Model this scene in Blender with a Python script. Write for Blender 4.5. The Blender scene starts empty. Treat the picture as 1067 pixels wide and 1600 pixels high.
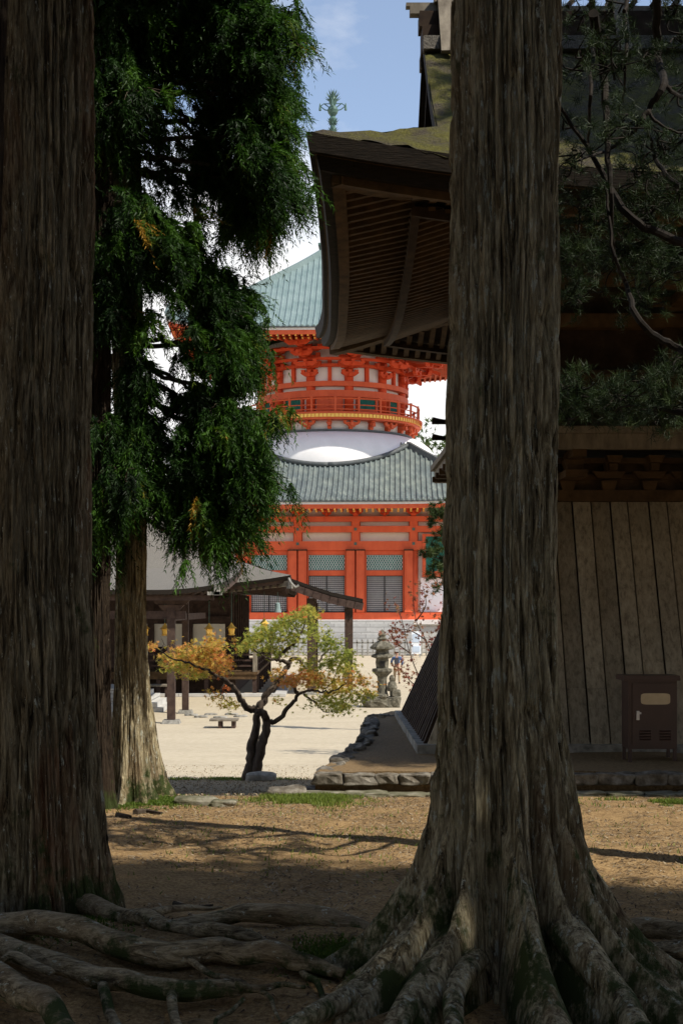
import bpy, math, random
import numpy as np
from mathutils import Vector, Matrix
R = math.radians
rng = np.random.default_rng(7); random.seed(7)
C = bpy.context.scene.collection
# ------------------------------------------------------------------ camera, sky, sun, exposure
F0, PX0, PY0, CZ = 2222.0, 512.0, 950.0, 4.0
sc = bpy.context.scene
cam = bpy.data.objects.new('camera', bpy.data.cameras.new('camera')); C.objects.link(cam)
cam.location = (0, 0, CZ); cam.rotation_euler = (R(90), 0, 0)
cam.data.sensor_fit = 'VERTICAL'; cam.data.sensor_height = 36; cam.data.sensor_width = 24
cam.data.lens = F0*36/1600; cam.data.shift_x = (533.5-PX0)/1600; cam.data.shift_y = (PY0-800)/1600
cam.data.clip_start = 0.1; cam.data.clip_end = 3000
sc.camera = cam
SUN = Vector((0.62, -0.37, 0.82)).normalized()
sun_el = math.asin(SUN.z); sun_az = math.atan2(SUN.x, SUN.y)
w = bpy.data.worlds.new('World'); sc.world = w; w.use_nodes = True
nt = w.node_tree; nt.nodes.clear()
def wn(t): return nt.nodes.new(t)
out = wn('ShaderNodeOutputWorld'); bg = wn('ShaderNodeBackground'); sky = wn('ShaderNodeTexSky')
sky.sky_type = 'NISHITA'; sky.sun_disc = False; sky.sun_elevation = sun_el; sky.sun_rotation = sun_az
sky.dust_density = .6; sky.ozone_density = 1.0; sky.altitude = 800
tc = wn('ShaderNodeTexCoord'); sep = wn('ShaderNodeSeparateXYZ'); nt.links.new(tc.outputs['Generated'], sep.inputs[0])
mp = wn('ShaderNodeMapping'); mp.inputs['Scale'].default_value = (1, 1, 2.2); nt.links.new(tc.outputs['Generated'], mp.inputs[0])
nz = wn('ShaderNodeTexNoise'); nz.inputs['Scale'].default_value = 5.0; nz.inputs['Detail'].default_value = 7; nz.inputs['Roughness'].default_value = .55
nt.links.new(mp.outputs[0], nz.inputs['Vector'])
low = wn('ShaderNodeMapRange'); low.inputs[1].default_value = .34; low.inputs[2].default_value = .20; low.inputs[3].default_value = -.05; low.inputs[4].default_value = .62
nt.links.new(sep.outputs[2], low.inputs[0])
add = wn('ShaderNodeMath'); add.operation = 'ADD'; nt.links.new(nz.outputs[0], add.inputs[0]); nt.links.new(low.outputs[0], add.inputs[1])
cr = wn('ShaderNodeMapRange'); cr.inputs[1].default_value = .58; cr.inputs[2].default_value = .92; cr.inputs[3].default_value = .10; cr.clamp = True
nt.links.new(add.outputs[0], cr.inputs[0])
mx = wn('ShaderNodeMixRGB'); mx.inputs[2].default_value = (6.2, 6.15, 6.1, 1)
nt.links.new(cr.outputs[0], mx.inputs[0]); nt.links.new(sky.outputs[0], mx.inputs[1])
nt.links.new(mx.outputs[0], bg.inputs[0]); bg.inputs[1].default_value = 0.15; nt.links.new(bg.outputs[0], out.inputs[0])
sl = bpy.data.lights.new('sun', 'SUN'); sl.energy = 4.6; sl.angle = R(.53); sl.color = (1, .93, .82)
so = bpy.data.objects.new('sun', sl); C.objects.link(so)
so.rotation_euler = SUN.to_track_quat('Z', 'Y').to_euler()
sc.view_settings.view_transform = 'Standard'; sc.view_settings.look = 'None'; sc.view_settings.exposure = 0.3; sc.view_settings.gamma = 1
sc.render.engine = 'CYCLES'; sc.cycles.max_bounces = 6; sc.cycles.use_denoising = True

# ------------------------------------------------------------------ helpers
def W(px, py, d): return np.array([(px-PX0)/F0*d, d, CZ-(py-PY0)/F0*d])
def hsh(i, j, k, s):
    n = (i.astype(np.int64)*374761393 + j.astype(np.int64)*668265263 + k.astype(np.int64)*2147483647 + s*974634777) & 0xffffffff
    n = ((n ^ (n >> 13))*1274126177) & 0xffffffff
    return ((n ^ (n >> 16)) & 0xffff)/65535.0
def vnoise(x, y, z=0.0, s=0):
    x, y, z = np.broadcast_arrays(np.asarray(x, float), np.asarray(y, float), np.asarray(z, float))
    i, j, k = np.floor(x), np.floor(y), np.floor(z)
    f, g, h = x-i, y-j, z-k
    f = f*f*(3-2*f); g = g*g*(3-2*g); h = h*h*(3-2*h)
    i, j, k = i.astype(np.int64), j.astype(np.int64), k.astype(np.int64)
    r = 0
    for a in (0, 1):
        for b in (0, 1):
            for c in (0, 1):
                r = r + hsh(i+a, j+b, k+c, s)*(f if a else 1-f)*(g if b else 1-g)*(h if c else 1-h)
    return r
def fbm(x, y, z=0.0, s=0, o=4):
    r = 0; a = .5; t = 0
    for q in range(o):
        r = r+a*vnoise(x*2**q, y*2**q, z*2**q, s+q); t += a; a *= .5
    return r/t
ORG = {}
def thing(name, label, cat, loc=(0, 0, 0), rz=0, group=None):
    o = bpy.data.objects.new(name, None); C.objects.link(o); o.location = loc; o.rotation_euler = (0, 0, rz)
    o.empty_display_size = .3
    o['label'] = label; o['category'] = cat
    if group: o['group'] = group
    ORG[o.name] = np.array(loc, float); return o
def tag(o, label, cat, group=None, kind=None):
    o['label'] = label; o['category'] = cat
    if group: o['group'] = group
    if kind: o['kind'] = kind
    return o
def link(me, name, mats, parent=None, org=None, smooth=False):
    for m in (mats if isinstance(mats, (list, tuple)) else [mats]): me.materials.append(m)
    if smooth: me.polygons.foreach_set('use_smooth', np.ones(len(me.polygons), bool))
    me.update()
    o = bpy.data.objects.new(name, me); C.objects.link(o)
    if parent is not None:
        o.parent = parent; ORG[o.name] = ORG[parent.name]
    elif org is not None:
        o.location = org; ORG[o.name] = np.array(org, float)
    else: ORG[o.name] = np.zeros(3)
    return o
class MB:
    warp = None
    def __init__(s): s.V = []; s.Fs = []; s.M = []; s.n = 0; s.T = None
    def add(s, v, f, m=0):
        v = np.asarray(v, float).reshape(-1, 3)
        if s.T is not None:
            v = v @ s.T[:3, :3].T + s.T[:3, 3]
        s.V.append(v); f = [tuple(int(i)+s.n for i in q) for q in f]; s.Fs += f; s.M += [m]*len(f); s.n += len(v)
        return s
    def rot(s, deg):
        if deg is None: s.T = None
        else:
            c, n = math.cos(R(deg)), math.sin(R(deg)); T = np.eye(4); T[:2, :2] = [[c, -n], [n, c]]; s.T = T
        return s
    def box(s, cx, cy, cz, sx, sy, sz, rz=0, m=0, taper=1.0):
        a = np.array([[-1, -1, -1], [1, -1, -1], [1, 1, -1], [-1, 1, -1], [-1, -1, 1], [1, -1, 1], [1, 1, 1], [-1, 1, 1]], float)*.5
        a[:4, :2] *= taper
        a *= (sx, sy, sz)
        if rz:
            c, n = math.cos(rz), math.sin(rz); a[:, :2] = a[:, :2] @ np.array([[c, n], [-n, c]])
        return s.add(a+(cx, cy, cz), [(0, 3, 2, 1), (4, 5, 6, 7), (0, 1, 5, 4), (1, 2, 6, 5), (2, 3, 7, 6), (3, 0, 4, 7)], m)
    def bb(s, x0, x1, y0, y1, z0, z1, m=0): return s.box((x0+x1)/2, (y0+y1)/2, (z0+z1)/2, x1-x0, y1-y0, z1-z0, 0, m)
    def beam(s, p0, p1, wd, h, m=0, up=(0, 0, 1)):
        p0, p1 = np.array(p0, float), np.array(p1, float); d = p1-p0; d /= np.linalg.norm(d)
        u = np.array(up, float); sd = np.cross(d, u); sd /= np.linalg.norm(sd)+1e-9; u = np.cross(sd, d)
        v = [p+sd*a*wd/2+u*b*h/2 for p in (p0, p1) for a, b in ((-1, -1), (1, -1), (1, 1), (-1, 1))]
        return s.add(v, [(0, 1, 2, 3), (7, 6, 5, 4), (0, 4, 5, 1), (1, 5, 6, 2), (2, 6, 7, 3), (3, 7, 4, 0)], m)
    def tube(s, pts, rad, n=8, m=0, rough=0, seed=0):
        pts = np.asarray(pts, float); k = len(pts); rad = np.broadcast_to(np.asarray(rad, float), (k,))
        t = np.gradient(pts, axis=0); t /= np.linalg.norm(t, axis=1, keepdims=True)+1e-9
        ref = np.array([0, 0, 1.]) if abs(t[0][2]) < .9 else np.array([1., 0, 0]); V = []
        a = np.arange(n)*2*math.pi/n
        for i in range(k):
            u = ref-t[i]*ref.dot(t[i]); u /= np.linalg.norm(u)+1e-9; ref = u; v = np.cross(t[i], u)
            r = rad[i]*(1+rough*(vnoise(np.cos(a)*1.5+seed+i*.02, np.sin(a)*1.5, i*.11, seed)-.5)*2+(.45*rough*(vnoise(np.cos(a)*5+seed, np.sin(a)*5, i*.05, seed+1)-.5) if n > 16 else 0))
            V.append(pts[i]+np.outer(np.cos(a)*r, u)+np.outer(np.sin(a)*r, v))
        V = np.concatenate(V)
        f = [(i*n+j, i*n+(j+1) % n, (i+1)*n+(j+1) % n, (i+1)*n+j) for i in range(k-1) for j in range(n)]
        f += [tuple(range(n))[::-1], tuple((k-1)*n+j for j in range(n))]
        return s.add(V, f, m)
    def lathe(s, prof, c=(0, 0, 0), n=32, m=0, sq=None):
        a = np.arange(n)*2*math.pi/n; V = []
        for r, z in prof: V.append(np.stack([c[0]+r*np.cos(a), c[1]+r*np.sin(a), np.full(n, c[2]+z)], 1))
        k = len(prof); f = [(i*n+j, i*n+(j+1) % n, (i+1)*n+(j+1) % n, (i+1)*n+j) for i in range(k-1) for j in range(n)]
        if prof[0][0] > 1e-4: f.append(tuple(range(n))[::-1])
        if prof[-1][0] > 1e-4: f.append(tuple((k-1)*n+j for j in range(n)))
        return s.add(np.concatenate(V), f, m)
    def grid(s, P, m=0, flip=False):
        P = np.asarray(P, float); a, b = P.shape[:2]
        f = [(i*b+j, i*b+j+1, (i+1)*b+j+1, (i+1)*b+j) for i in range(a-1) for j in range(b-1)]
        if flip: f = [q[::-1] for q in f]
        return s.add(P.reshape(-1, 3), f, m)
    def build(s, name, mats, parent=None, org=None, smooth=False):
        V = np.concatenate(s.V) if s.V else np.zeros((0, 3))
        o0 = ORG[parent.name] if parent is not None else (np.array(org, float) if org is not None else np.zeros(3))
        if getattr(s, 'local', False): o0 = np.zeros(3)
        if MB.warp: V = MB.warp(V)
        me = bpy.data.meshes.new(name); me.from_pydata((V-o0).tolist(), [], s.Fs)
        if isinstance(mats, (list, tuple)) and len(mats) > 1: me.polygons.foreach_set('material_index', s.M)
        return link(me, name, mats, parent, org, smooth)
def LM():
    m = MB(); m.local = True; return m
def tri_mesh(name, V, tint, mats, parent=None, org=None, quad=3):
    o0 = ORG[parent.name] if parent is not None else (np.array(org, float) if org is not None else np.zeros(3))
    me = bpy.data.meshes.new(name); n = len(V); k = n//quad
    me.vertices.add(n); me.vertices.foreach_set('co', (V-o0).astype(np.float32).ravel())
    me.loops.add(n); me.loops.foreach_set('vertex_index', np.arange(n, dtype=np.int32))
    me.polygons.add(k); me.polygons.foreach_set('loop_start', np.arange(0, n, quad, dtype=np.int32))
    at = me.attributes.new('tint', 'FLOAT', 'POINT'); at.data.foreach_set('value', np.repeat(tint, quad).astype(np.float32))
    me.update(calc_edges=True)
    return link(me, name, mats, parent, org)
def norm(v): return v/(np.linalg.norm(v, axis=-1, keepdims=True)+1e-9)

# ------------------------------------------------------------------ materials
def newmat(name):
    m = bpy.data.materials.new(name); m.use_nodes = True; t = m.node_tree; p = t.nodes['Principled BSDF']; return m, t, p
def ramp(t, fac, stops):
    r = t.nodes.new('ShaderNodeValToRGB'); e = r.color_ramp.elements
    while len(e) > 1: e.remove(e[-1])
    e[0].position = stops[0][0]; e[0].color = (*stops[0][1], 1)
    for p, c in stops[1:]:
        q = e.new(p); q.color = (*c, 1)
    t.links.new(fac, r.inputs[0]); return r.outputs[0]
def noise(t, scale=5, stretch=(1, 1, 1), detail=5, rough=.6, dist=0, coord='Object'):
    tc = t.nodes.new('ShaderNodeTexCoord'); mp = t.nodes.new('ShaderNodeMapping'); mp.inputs['Scale'].default_value = stretch
    t.links.new(tc.outputs[coord], mp.inputs[0]); n = t.nodes.new('ShaderNodeTexNoise'); n.inputs['Scale'].default_value = scale
    n.inputs['Detail'].default_value = detail; n.inputs['Roughness'].default_value = rough; n.inputs['Distortion'].default_value = dist
    t.links.new(mp.outputs[0], n.inputs['Vector']); return n.outputs[0]
def mix(t, f, a, b, mode='MIX'):
    m = t.nodes.new('ShaderNodeMixRGB'); m.blend_type = mode
    for i, v in enumerate((f, a, b)):
        if hasattr(v, 'links'): t.links.new(v, m.inputs[i])
        elif isinstance(v, (int, float)): m.inputs[i].default_value = v
        else: m.inputs[i].default_value = (*v, 1)
    return m.outputs[0]
def bump(t, p, h, st=.5, dist=.02):
    b = t.nodes.new('ShaderNodeBump'); b.inputs['Strength'].default_value = st; b.inputs['Distance'].default_value = dist
    t.links.new(h, b.inputs['Height']); t.links.new(b.outputs[0], p.inputs['Normal']); return b
def NM(name, stops, scale=5, stretch=(1, 1, 1), rough=.85, bs=.3, bd=.01, detail=6, spec=.2, metal=0, big=None):
    m, t, p = newmat(name); n = noise(t, scale, stretch, detail); c = ramp(t, n, stops)
    if big:
        c = mix(t, 1.0, c, ramp(t, noise(t, big[0], big[1], 3), [(.3, big[2]), (.7, big[3])]), 'MULTIPLY')
    t.links.new(c, p.inputs['Base Color']); p.inputs['Roughness'].default_value = rough
    p.inputs['Specular IOR Level'].default_value = spec; p.inputs['Metallic'].default_value = metal
    if bs: bump(t, p, n, bs, bd)
    return m
def leafmat(name, stops, trans=.35, rough=.55):
    m, t, p = newmat(name); a = t.nodes.new('ShaderNodeAttribute'); a.attribute_name = 'tint'
    c = ramp(t, a.outputs['Fac'], stops); t.links.new(c, p.inputs['Base Color']); p.inputs['Roughness'].default_value = rough
    p.inputs['Specular IOR Level'].default_value = .25
    tr = t.nodes.new('ShaderNodeBsdfTranslucent'); t.links.new(c, tr.inputs[0]); ms = t.nodes.new('ShaderNodeMixShader'); ms.inputs[0].default_value = trans
    t.links.new(p.outputs[0], ms.inputs[1]); t.links.new(tr.outputs[0], ms.inputs[2]); t.links.new(ms.outputs[0], t.nodes['Material Output'].inputs[0])
    return m
def barkmat(name, dark, mid, pale, red, moss=.0, zmoss=None, lich=.62, along='z'):
    m, t, p = newmat(name)
    st = lambda q: (1, 1, q) if along == 'z' else (q*1.6, .8, 1)
    n1 = noise(t, 18, st(.10), 9, .74, .9); n2 = noise(t, 60, st(.16), 5, .7)
    c = ramp(t, n1, [(.36, dark), (.46, mid), (.58, pale), (.70, mid)])
    c = mix(t, .55, c, ramp(t, n2, [(.36, (.28, .26, .24)), (.62, (1.3, 1.28, 1.22))]), 'MULTIPLY')
    rd = ramp(t, noise(t, 1.7, st(.25), 4), [(.54, (0, 0, 0)), (.72, (.8, .8, .8))]); c = mix(t, rd, c, red)
    li = ramp(t, noise(t, 24, st(.30), 6, .75), [(lich, (0, 0, 0)), (lich+.04, (1, 1, 1))]); c = mix(t, li, c, (.48, .49, .40))
    if zmoss is not None:
        tc = t.nodes.new('ShaderNodeTexCoord'); sp = t.nodes.new('ShaderNodeSeparateXYZ'); t.links.new(tc.outputs['Object'], sp.inputs[0])
        mr = t.nodes.new('ShaderNodeMapRange'); mr.inputs[1].default_value = zmoss; mr.inputs[2].default_value = 0; mr.inputs[3].default_value = 0; mr.inputs[4].default_value = .16
        t.links.new(sp.outputs[2], mr.inputs[0]); ad = t.nodes.new('ShaderNodeMath'); t.links.new(mr.outputs[0], ad.inputs[0]); t.links.new(noise(t, 4, (1, 1, .7), 6, .7), ad.inputs[1])
        c = mix(t, ramp(t, ad.outputs[0], [(.60, (0, 0, 0)), (.70, (1, 1, 1))]), c, (.045, .06, .018))
    t.links.new(c, p.inputs['Base Color']); p.inputs['Roughness'].default_value = .9; p.inputs['Specular IOR Level'].default_value = .15
    h = t.nodes.new('ShaderNodeMath'); h.operation = 'ADD'; t.links.new(n1, h.inputs[0]); t.links.new(n2, h.inputs[1])
    bump(t, p, h.outputs[0], .9, .03); return m
M = {}
M['bark'] = barkmat('cedar_bark', (.018, .013, .007), (.22, .178, .105), (.52, .455, .30), (.17, .105, .055), zmoss=.9, lich=.575)
M['bark2'] = barkmat('red_cedar_bark', (.015, .011, .006), (.15, .116, .066), (.34, .29, .19), (.17, .06, .025), zmoss=.7, lich=.61)
M['bark_dark'] = barkmat('shaded_cedar_bark', (.008, .006, .005), (.030, .021, .014), (.055, .040, .027), (.035, .018, .01), zmoss=.5, lich=.7)  # darker copy of the cedar bark, shade put into its colour
M['root'] = barkmat('root_bark', (.05, .037, .021), (.26, .205, .125), (.46, .38, .25), (.19, .13, .075), zmoss=.16, lich=.60, along='x')
M['twig'] = NM('twig_bark', [(.3, (.03, .022, .016)), (.7, (.09, .07, .05))], 12)
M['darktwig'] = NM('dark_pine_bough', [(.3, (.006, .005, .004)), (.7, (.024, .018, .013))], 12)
M['mbark'] = NM('maple_bark', [(.3, (.035, .026, .02)), (.55, (.085, .065, .05)), (.75, (.15, .13, .10))], 12, (1, 1, .3), bs=.8, bd=.03)
M['cedar'] = leafmat('cedar_needles', [(0, (.007, .018, .005)), (.4, (.018, .054, .007)), (.75, (.060, .150, .012)), (.94, (.13, .17, .02)), (1, (.34, .19, .02))], .35)
M['pine'] = leafmat('pine_needles', [(0, (.006, .014, .004)), (.6, (.020, .040, .009)), (1, (.055, .08, .018))], .2)
M['maple'] = leafmat('maple_leaves', [(0, (.17, .24, .04)), (.35, (.38, .40, .07)), (.55, (.55, .45, .08)), (.75, (.66, .36, .09)), (1, (.66, .20, .07))], .5)
M['redleaf'] = leafmat('cherry_leaves', [(0, (.22, .13, .05)), (.5, (.30, .10, .05)), (1, (.22, .05, .04))], .35)
M['farleaf'] = leafmat('far_leaves', [(0, (.03, .06, .02)), (1, (.13, .19, .06))], .3)
M['grassb'] = leafmat('grass_blades', [(0, (.09, .15, .02)), (.7, (.20, .25, .04)), (1, (.35, .32, .10))], .3)
M['litter'] = leafmat('litter_bits', [(0, (.05, .03, .02)), (.4, (.14, .09, .05)), (.7, (.25, .18, .10)), (1, (.40, .34, .24))], 0, .9)
M['verm'] = NM('vermilion_paint', [(.3, (.58, .088, .028)), (.7, (.70, .125, .042))], 1.6, (1, 1, .5), rough=.6, bs=.05, spec=.3, big=(.5, (1, 1, .4), (.86, .85, .85), (1.05, 1.08, 1.1)))
M['verm2'] = NM('vermilion_bracket_paint', [(.3, (.56, .06, .018)), (.7, (.66, .085, .025))], 1.5, rough=.6, bs=.05)
M['plaster'] = NM('white_plaster', [(.3, (.77, .765, .75)), (.7, (.86, .855, .84))], .8, rough=.8, bs=.05)
M['cream'] = NM('cream_plaster', [(.3, (.70, .64, .52)), (.7, (.78, .72, .62))], .8, rough=.8, bs=.05)
M['gold'] = NM('gilt', [(.3, (.80, .48, .08)), (.7, (.92, .62, .16))], 6, rough=.35, bs=.05, metal=.3)
M['teal'] = NM('teal_paint', [(.3, (.015, .13, .10)), (.7, (.025, .19, .14))], 3, rough=.5, bs=.05)
M['dkrim'] = NM('dark_rim', [(.3, (.07, .08, .08)), (.7, (.12, .13, .13))], 4, rough=.6)
M['tile'] = NM('green_grey_tiles', [(.25, (.09, .11, .115)), (.5, (.155, .18, .175)), (.75, (.26, .29, .26))], 1.1, (1, 1, .6), rough=.55, bs=.3, bd=.05, big=(.18, (1, 1, 1), (.75, .8, .85), (1.1, 1.1, 1.0)))
M['copper'] = NM('patina_copper', [(.3, (.14, .20, .20)), (.7, (.22, .285, .28))], .9, (1, 1, .5), rough=.5, bs=.2, bd=.03)
M['bronze'] = NM('patina_bronze', [(.3, (.045, .10, .085)), (.7, (.11, .18, .15))], 3, rough=.5)
M['black'] = NM('black_lacquer', [(.3, (.012, .012, .012)), (.7, (.03, .028, .025))], 5, rough=.5)
M['pale'] = NM('pale_paper', [(.3, (.62, .58, .55)), (.7, (.72, .68, .64))], 3)
M['lat'] = NM('lattice_paint', [(.3, (.60, .64, .62)), (.7, (.68, .72, .70))], 3)
def stonemat(name, a, b, sc_=(.9, .35), mortar=(.25, .24, .22)):
    m, t, p = newmat(name); tc = t.nodes.new('ShaderNodeTexCoord'); sp = t.nodes.new('ShaderNodeSeparateXYZ'); cb = t.nodes.new('ShaderNodeCombineXYZ')
    t.links.new(tc.outputs['Object'], sp.inputs[0]); ad = t.nodes.new('ShaderNodeMath'); t.links.new(sp.outputs[0], ad.inputs[0]); t.links.new(sp.outputs[1], ad.inputs[1])
    t.links.new(ad.outputs[0], cb.inputs[0]); t.links.new(sp.outputs[2], cb.inputs[1]); br = t.nodes.new('ShaderNodeTexBrick'); t.links.new(cb.outputs[0], br.inputs[0])
    br.inputs['Color1'].default_value = (*a, 1); br.inputs['Color2'].default_value = (*b, 1); br.inputs['Mortar'].default_value = (*mortar, 1)
    br.inputs['Scale'].default_value = 1; br.inputs['Brick Width'].default_value = sc_[0]; br.inputs['Row Height'].default_value = sc_[1]; br.inputs['Mortar Size'].default_value = .02
    c = mix(t, .4, br.outputs[0], ramp(t, noise(t, 3), [(.3, (.6, .6, .58)), (.7, (1.1, 1.1, 1.1))]), 'MULTIPLY'); t.links.new(c, p.inputs['Base Color']); p.inputs['Roughness'].default_value = .9
    return m
M['ashlar'] = stonemat('pale_ashlar', (.52, .51, .48), (.44, .43, .41), (1.4, .42))
M['stone'] = NM('grey_stone', [(.28, (.10, .095, .085)), (.5, (.24, .23, .20)), (.7, (.38, .36, .32))], 6, bs=.7, bd=.03)
M['stone2'] = NM('mossy_dark_stone', [(.28, (.04, .037, .028)), (.5, (.115, .105, .075)), (.7, (.22, .20, .155))], 7, bs=.9, bd=.03)
M['kerb'] = NM('kerb_stone', [(.3, (.05, .042, .03)), (.48, (.13, .112, .085)), (.72, (.28, .26, .22))], 7, bs=.8, bd=.03)
M['rock'] = NM('mossy_rock', [(.3, (.06, .065, .03)), (.5, (.16, .15, .10)), (.72, (.33, .31, .25))], 5, bs=.8, bd=.03)
M['wood'] = NM('dark_old_wood', [(.3, (.022, .013, .008)), (.55, (.045, .028, .017)), (.75, (.08, .052, .03))], 5, (1, 1, 1), bs=.4, bd=.01)
M['wood2'] = NM('weathered_rafter_wood', [(.3, (.05, .030, .014)), (.7, (.12, .072, .034))], 5, bs=.3)
M['woodpale'] = NM('pale_weathered_wood', [(.3, (.12, .10, .075)), (.7, (.27, .235, .18))], 8, (1, 1, .3), bs=.4)
M['hallwood'] = NM('brown_hall_wood', [(.3, (.035, .022, .018)), (.7, (.085, .055, .042))], 5, bs=.3)
def boardmat():
    m, t, p = newmat('grey_boards'); n = noise(t, 16, (1, 1, .05), 9, .75, .3); c = ramp(t, n, [(.36, (.17, .145, .10)), (.5, (.32, .28, .20)), (.72, (.46, .41, .31))])
    st = noise(t, 1.6, (1, 1, .6), 5, .6); c = mix(t, .8, c, ramp(t, st, [(.35, (.72, .70, .66)), (.65, (1.12, 1.1, 1.06))]), 'MULTIPLY')
    a = t.nodes.new('ShaderNodeAttribute'); a.attribute_name = 'tint'; c = mix(t, 1.0, c, ramp(t, a.outputs['Fac'], [(0, (.78, .76, .73)), (1, (1.15, 1.12, 1.08))]), 'MULTIPLY')
    t.links.new(c, p.inputs['Base Color']); p.inputs['Roughness'].default_value = .85; bump(t, p, n, .6, .01); return m
M['board'] = boardmat()
def thatch(name, a, b, moss, mlo, mhi):
    m, t, p = newmat(name); n = noise(t, 30, (1, 1, 1), 6, .7); c = ramp(t, n, [(.3, a), (.7, b)])
    k = ramp(t, noise(t, 1.3, (1, 1, 1), 7, .7), [(mlo, (0, 0, 0)), (mhi, (1, 1, 1))])
    mm = ramp(t, noise(t, 12, (1, 1, 1), 6, .7), [(.3, tuple(q*.4 for q in moss)), (.7, moss)])
    c = mix(t, k, c, mm); t.links.new(c, p.inputs['Base Color']); p.inputs['Roughness'].default_value = .95
    h = t.nodes.new('ShaderNodeMath'); t.links.new(n, h.inputs[0]); t.links.new(mm, h.inputs[1]); bump(t, p, h.outputs[0], 1, .12); return m
M['bark_roof_moss'] = thatch('mossy_bark_roof', (.045, .034, .02), (.125, .10, .062), (.20, .185, .022), .40, .56)
M['bark_roof'] = thatch('grey_bark_roof', (.16, .145, .12), (.31, .28, .23), (.20, .20, .12), .62, .78)
M['bark_edge'] = NM('bark_roof_edge', [(.3, (.009, .007, .005)), (.7, (.026, .019, .013))], 8, (1, 1, 8), bs=.6)
M['steel'] = NM('brown_cabinet_steel', [(.3, (.036, .016, .011)), (.7, (.058, .026, .018))], 3, rough=.4, spec=.5, bs=.02)
M['plate'] = NM('cream_plate', [(.3, (.50, .40, .24)), (.7, (.62, .50, .32))], 6, rough=.5)
M['chrome'] = NM('dull_metal', [(.3, (.4, .4, .4)), (.7, (.55, .55, .55))], 6, rough=.35, metal=.8)
M['moss'] = NM('moss', [(.3, (.03, .045, .01)), (.7, (.11, .15, .03))], 14, bs=1, bd=.03)
M['white'] = NM('sign_white', [(.3, (.72, .76, .80)), (.7, (.80, .83, .86))], 3)
M['blue'] = NM('sign_blue', [(.3, (.46, .55, .66)), (.7, (.52, .60, .70))], 3)
def groundmat():
    m, t, p = newmat('soil_and_sand')
    n1 = noise(t, 38, (1, 1, 1), 8, .75); n2 = noise(t, 2.2, (1, 1, 1), 6, .6); n3 = noise(t, 150, (1, 1, 1), 3, .7)
    soil = ramp(t, n1, [(.25, (.10, .064, .032)), (.45, (.30, .205, .105)), (.62, (.50, .365, .20)), (.78, (.64, .50, .30))])
    soil = mix(t, .5, soil, ramp(t, n3, [(.3, (.45, .42, .40)), (.7, (1.35, 1.32, 1.3))]), 'MULTIPLY')
    soil = mix(t, .8, soil, ramp(t, n2, [(.32, (.62, .56, .50)), (.66, (1.12, 1.05, .92))]), 'MULTIPLY')
    mo = ramp(t, noise(t, 1.6, (1, 1, 1), 7, .65), [(.62, (0, 0, 0)), (.74, (.8, .8, .8))]); soil = mix(t, mo, soil, (.22, .19, .075))
    sand = ramp(t, noise(t, 5, (1, 1, 1), 7, .7), [(.3, (.45, .385, .275)), (.7, (.57, .50, .375))])
    sand = mix(t, .6, sand, ramp(t, noise(t, .35, (1, 2.4, 1), 4, .6), [(.3, (.84, .82, .80)), (.7, (1.06, 1.05, 1.02))]), 'MULTIPLY')
    tc = t.nodes.new('ShaderNodeTexCoord'); sp = t.nodes.new('ShaderNodeSeparateXYZ'); t.links.new(tc.outputs['Object'], sp.inputs[0])
    ad = t.nodes.new('ShaderNodeMath'); t.links.new(sp.outputs[1], ad.inputs[0])
    mr = t.nodes.new('ShaderNodeMath'); mr.operation = 'MULTIPLY'; mr.inputs[1].default_value = 3.0; t.links.new(noise(t, .8, (1, 1, 1), 5), mr.inputs[0]); t.links.new(mr.outputs[0], ad.inputs[1])
    f = t.nodes.new('ShaderNodeMapRange'); f.inputs[1].default_value = 33.6; f.inputs[2].default_value = 34.6; t.links.new(ad.outputs[0], f.inputs[0])
    # the worn grey path between the near soil and the sand
    g = t.nodes.new('ShaderNodeMapRange'); g.inputs[1].default_value = 19.0; g.inputs[2].default_value = 20.0; t.links.new(ad.outputs[0], g.inputs[0])
    path = ramp(t, n1, [(.3, (.18, .14, .085)), (.7, (.34, .275, .18))])
    c = mix(t, g.outputs[0], soil, path); c = mix(t, f.outputs[0], c, sand)
    t.links.new(c, p.inputs['Base Color']); p.inputs['Roughness'].default_value = .95; p.inputs['Specular IOR Level'].default_value = .1
    bump(t, p, n1, .8, .03); return m
M['ground'] = groundmat()
M['soil'] = NM('platform_soil', [(.25, (.10, .064, .03)), (.5, (.19, .127, .062)), (.75, (.28, .195, .10))], 26, bs=.6, bd=.02, detail=8)

# ------------------------------------------------------------------ ground
PD = [-20, 6.0, 7.3, 7.9, 8.4, 9.2, 10, 12, 17, 19.5, 22, 28, 33.5, 76, 106, 112, 500]
PZ = [1.6, 1.64, 1.75, 1.825, 1.895, 1.935, 1.925, 1.88, 1.74, 1.42, 1.15, .53, 0, 0, .40, .45, .6]
def g(x, d):
    x, d = np.asarray(x, float), np.asarray(d, float)
    z = np.interp(d, PD, PZ)
    amp = np.clip((20-d)/8, 0, 1)
    z = z+amp*(fbm(x*.9+50, d*.9+50, 0, 3)-.5)*.16+amp*(fbm(x*5, d*5, 0, 5, 3)-.5)*.035
    return z
def gz(x, d): return float(g(x, d))
def sheet(name, xs, ds):
    X, D = np.meshgrid(xs, ds); P = np.stack([X, D, g(X, D)], -1); m = MB(); m.grid(P); o = m.build(name, M['ground'], smooth=True); o['kind'] = 'structure'; return o
nx = np.concatenate([np.linspace(-60, -7, 22, endpoint=False), np.linspace(-7, 7, 300), np.linspace(7, 60, 23)[1:]])
sheet('ground', nx, np.concatenate([np.linspace(-20, 5.5, 12, endpoint=False), np.linspace(5.5, 20, 420), np.linspace(20, 33.5, 40)[1:]]))
sheet('plaza', nx[::6], np.linspace(33.5, 135, 80))
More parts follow.
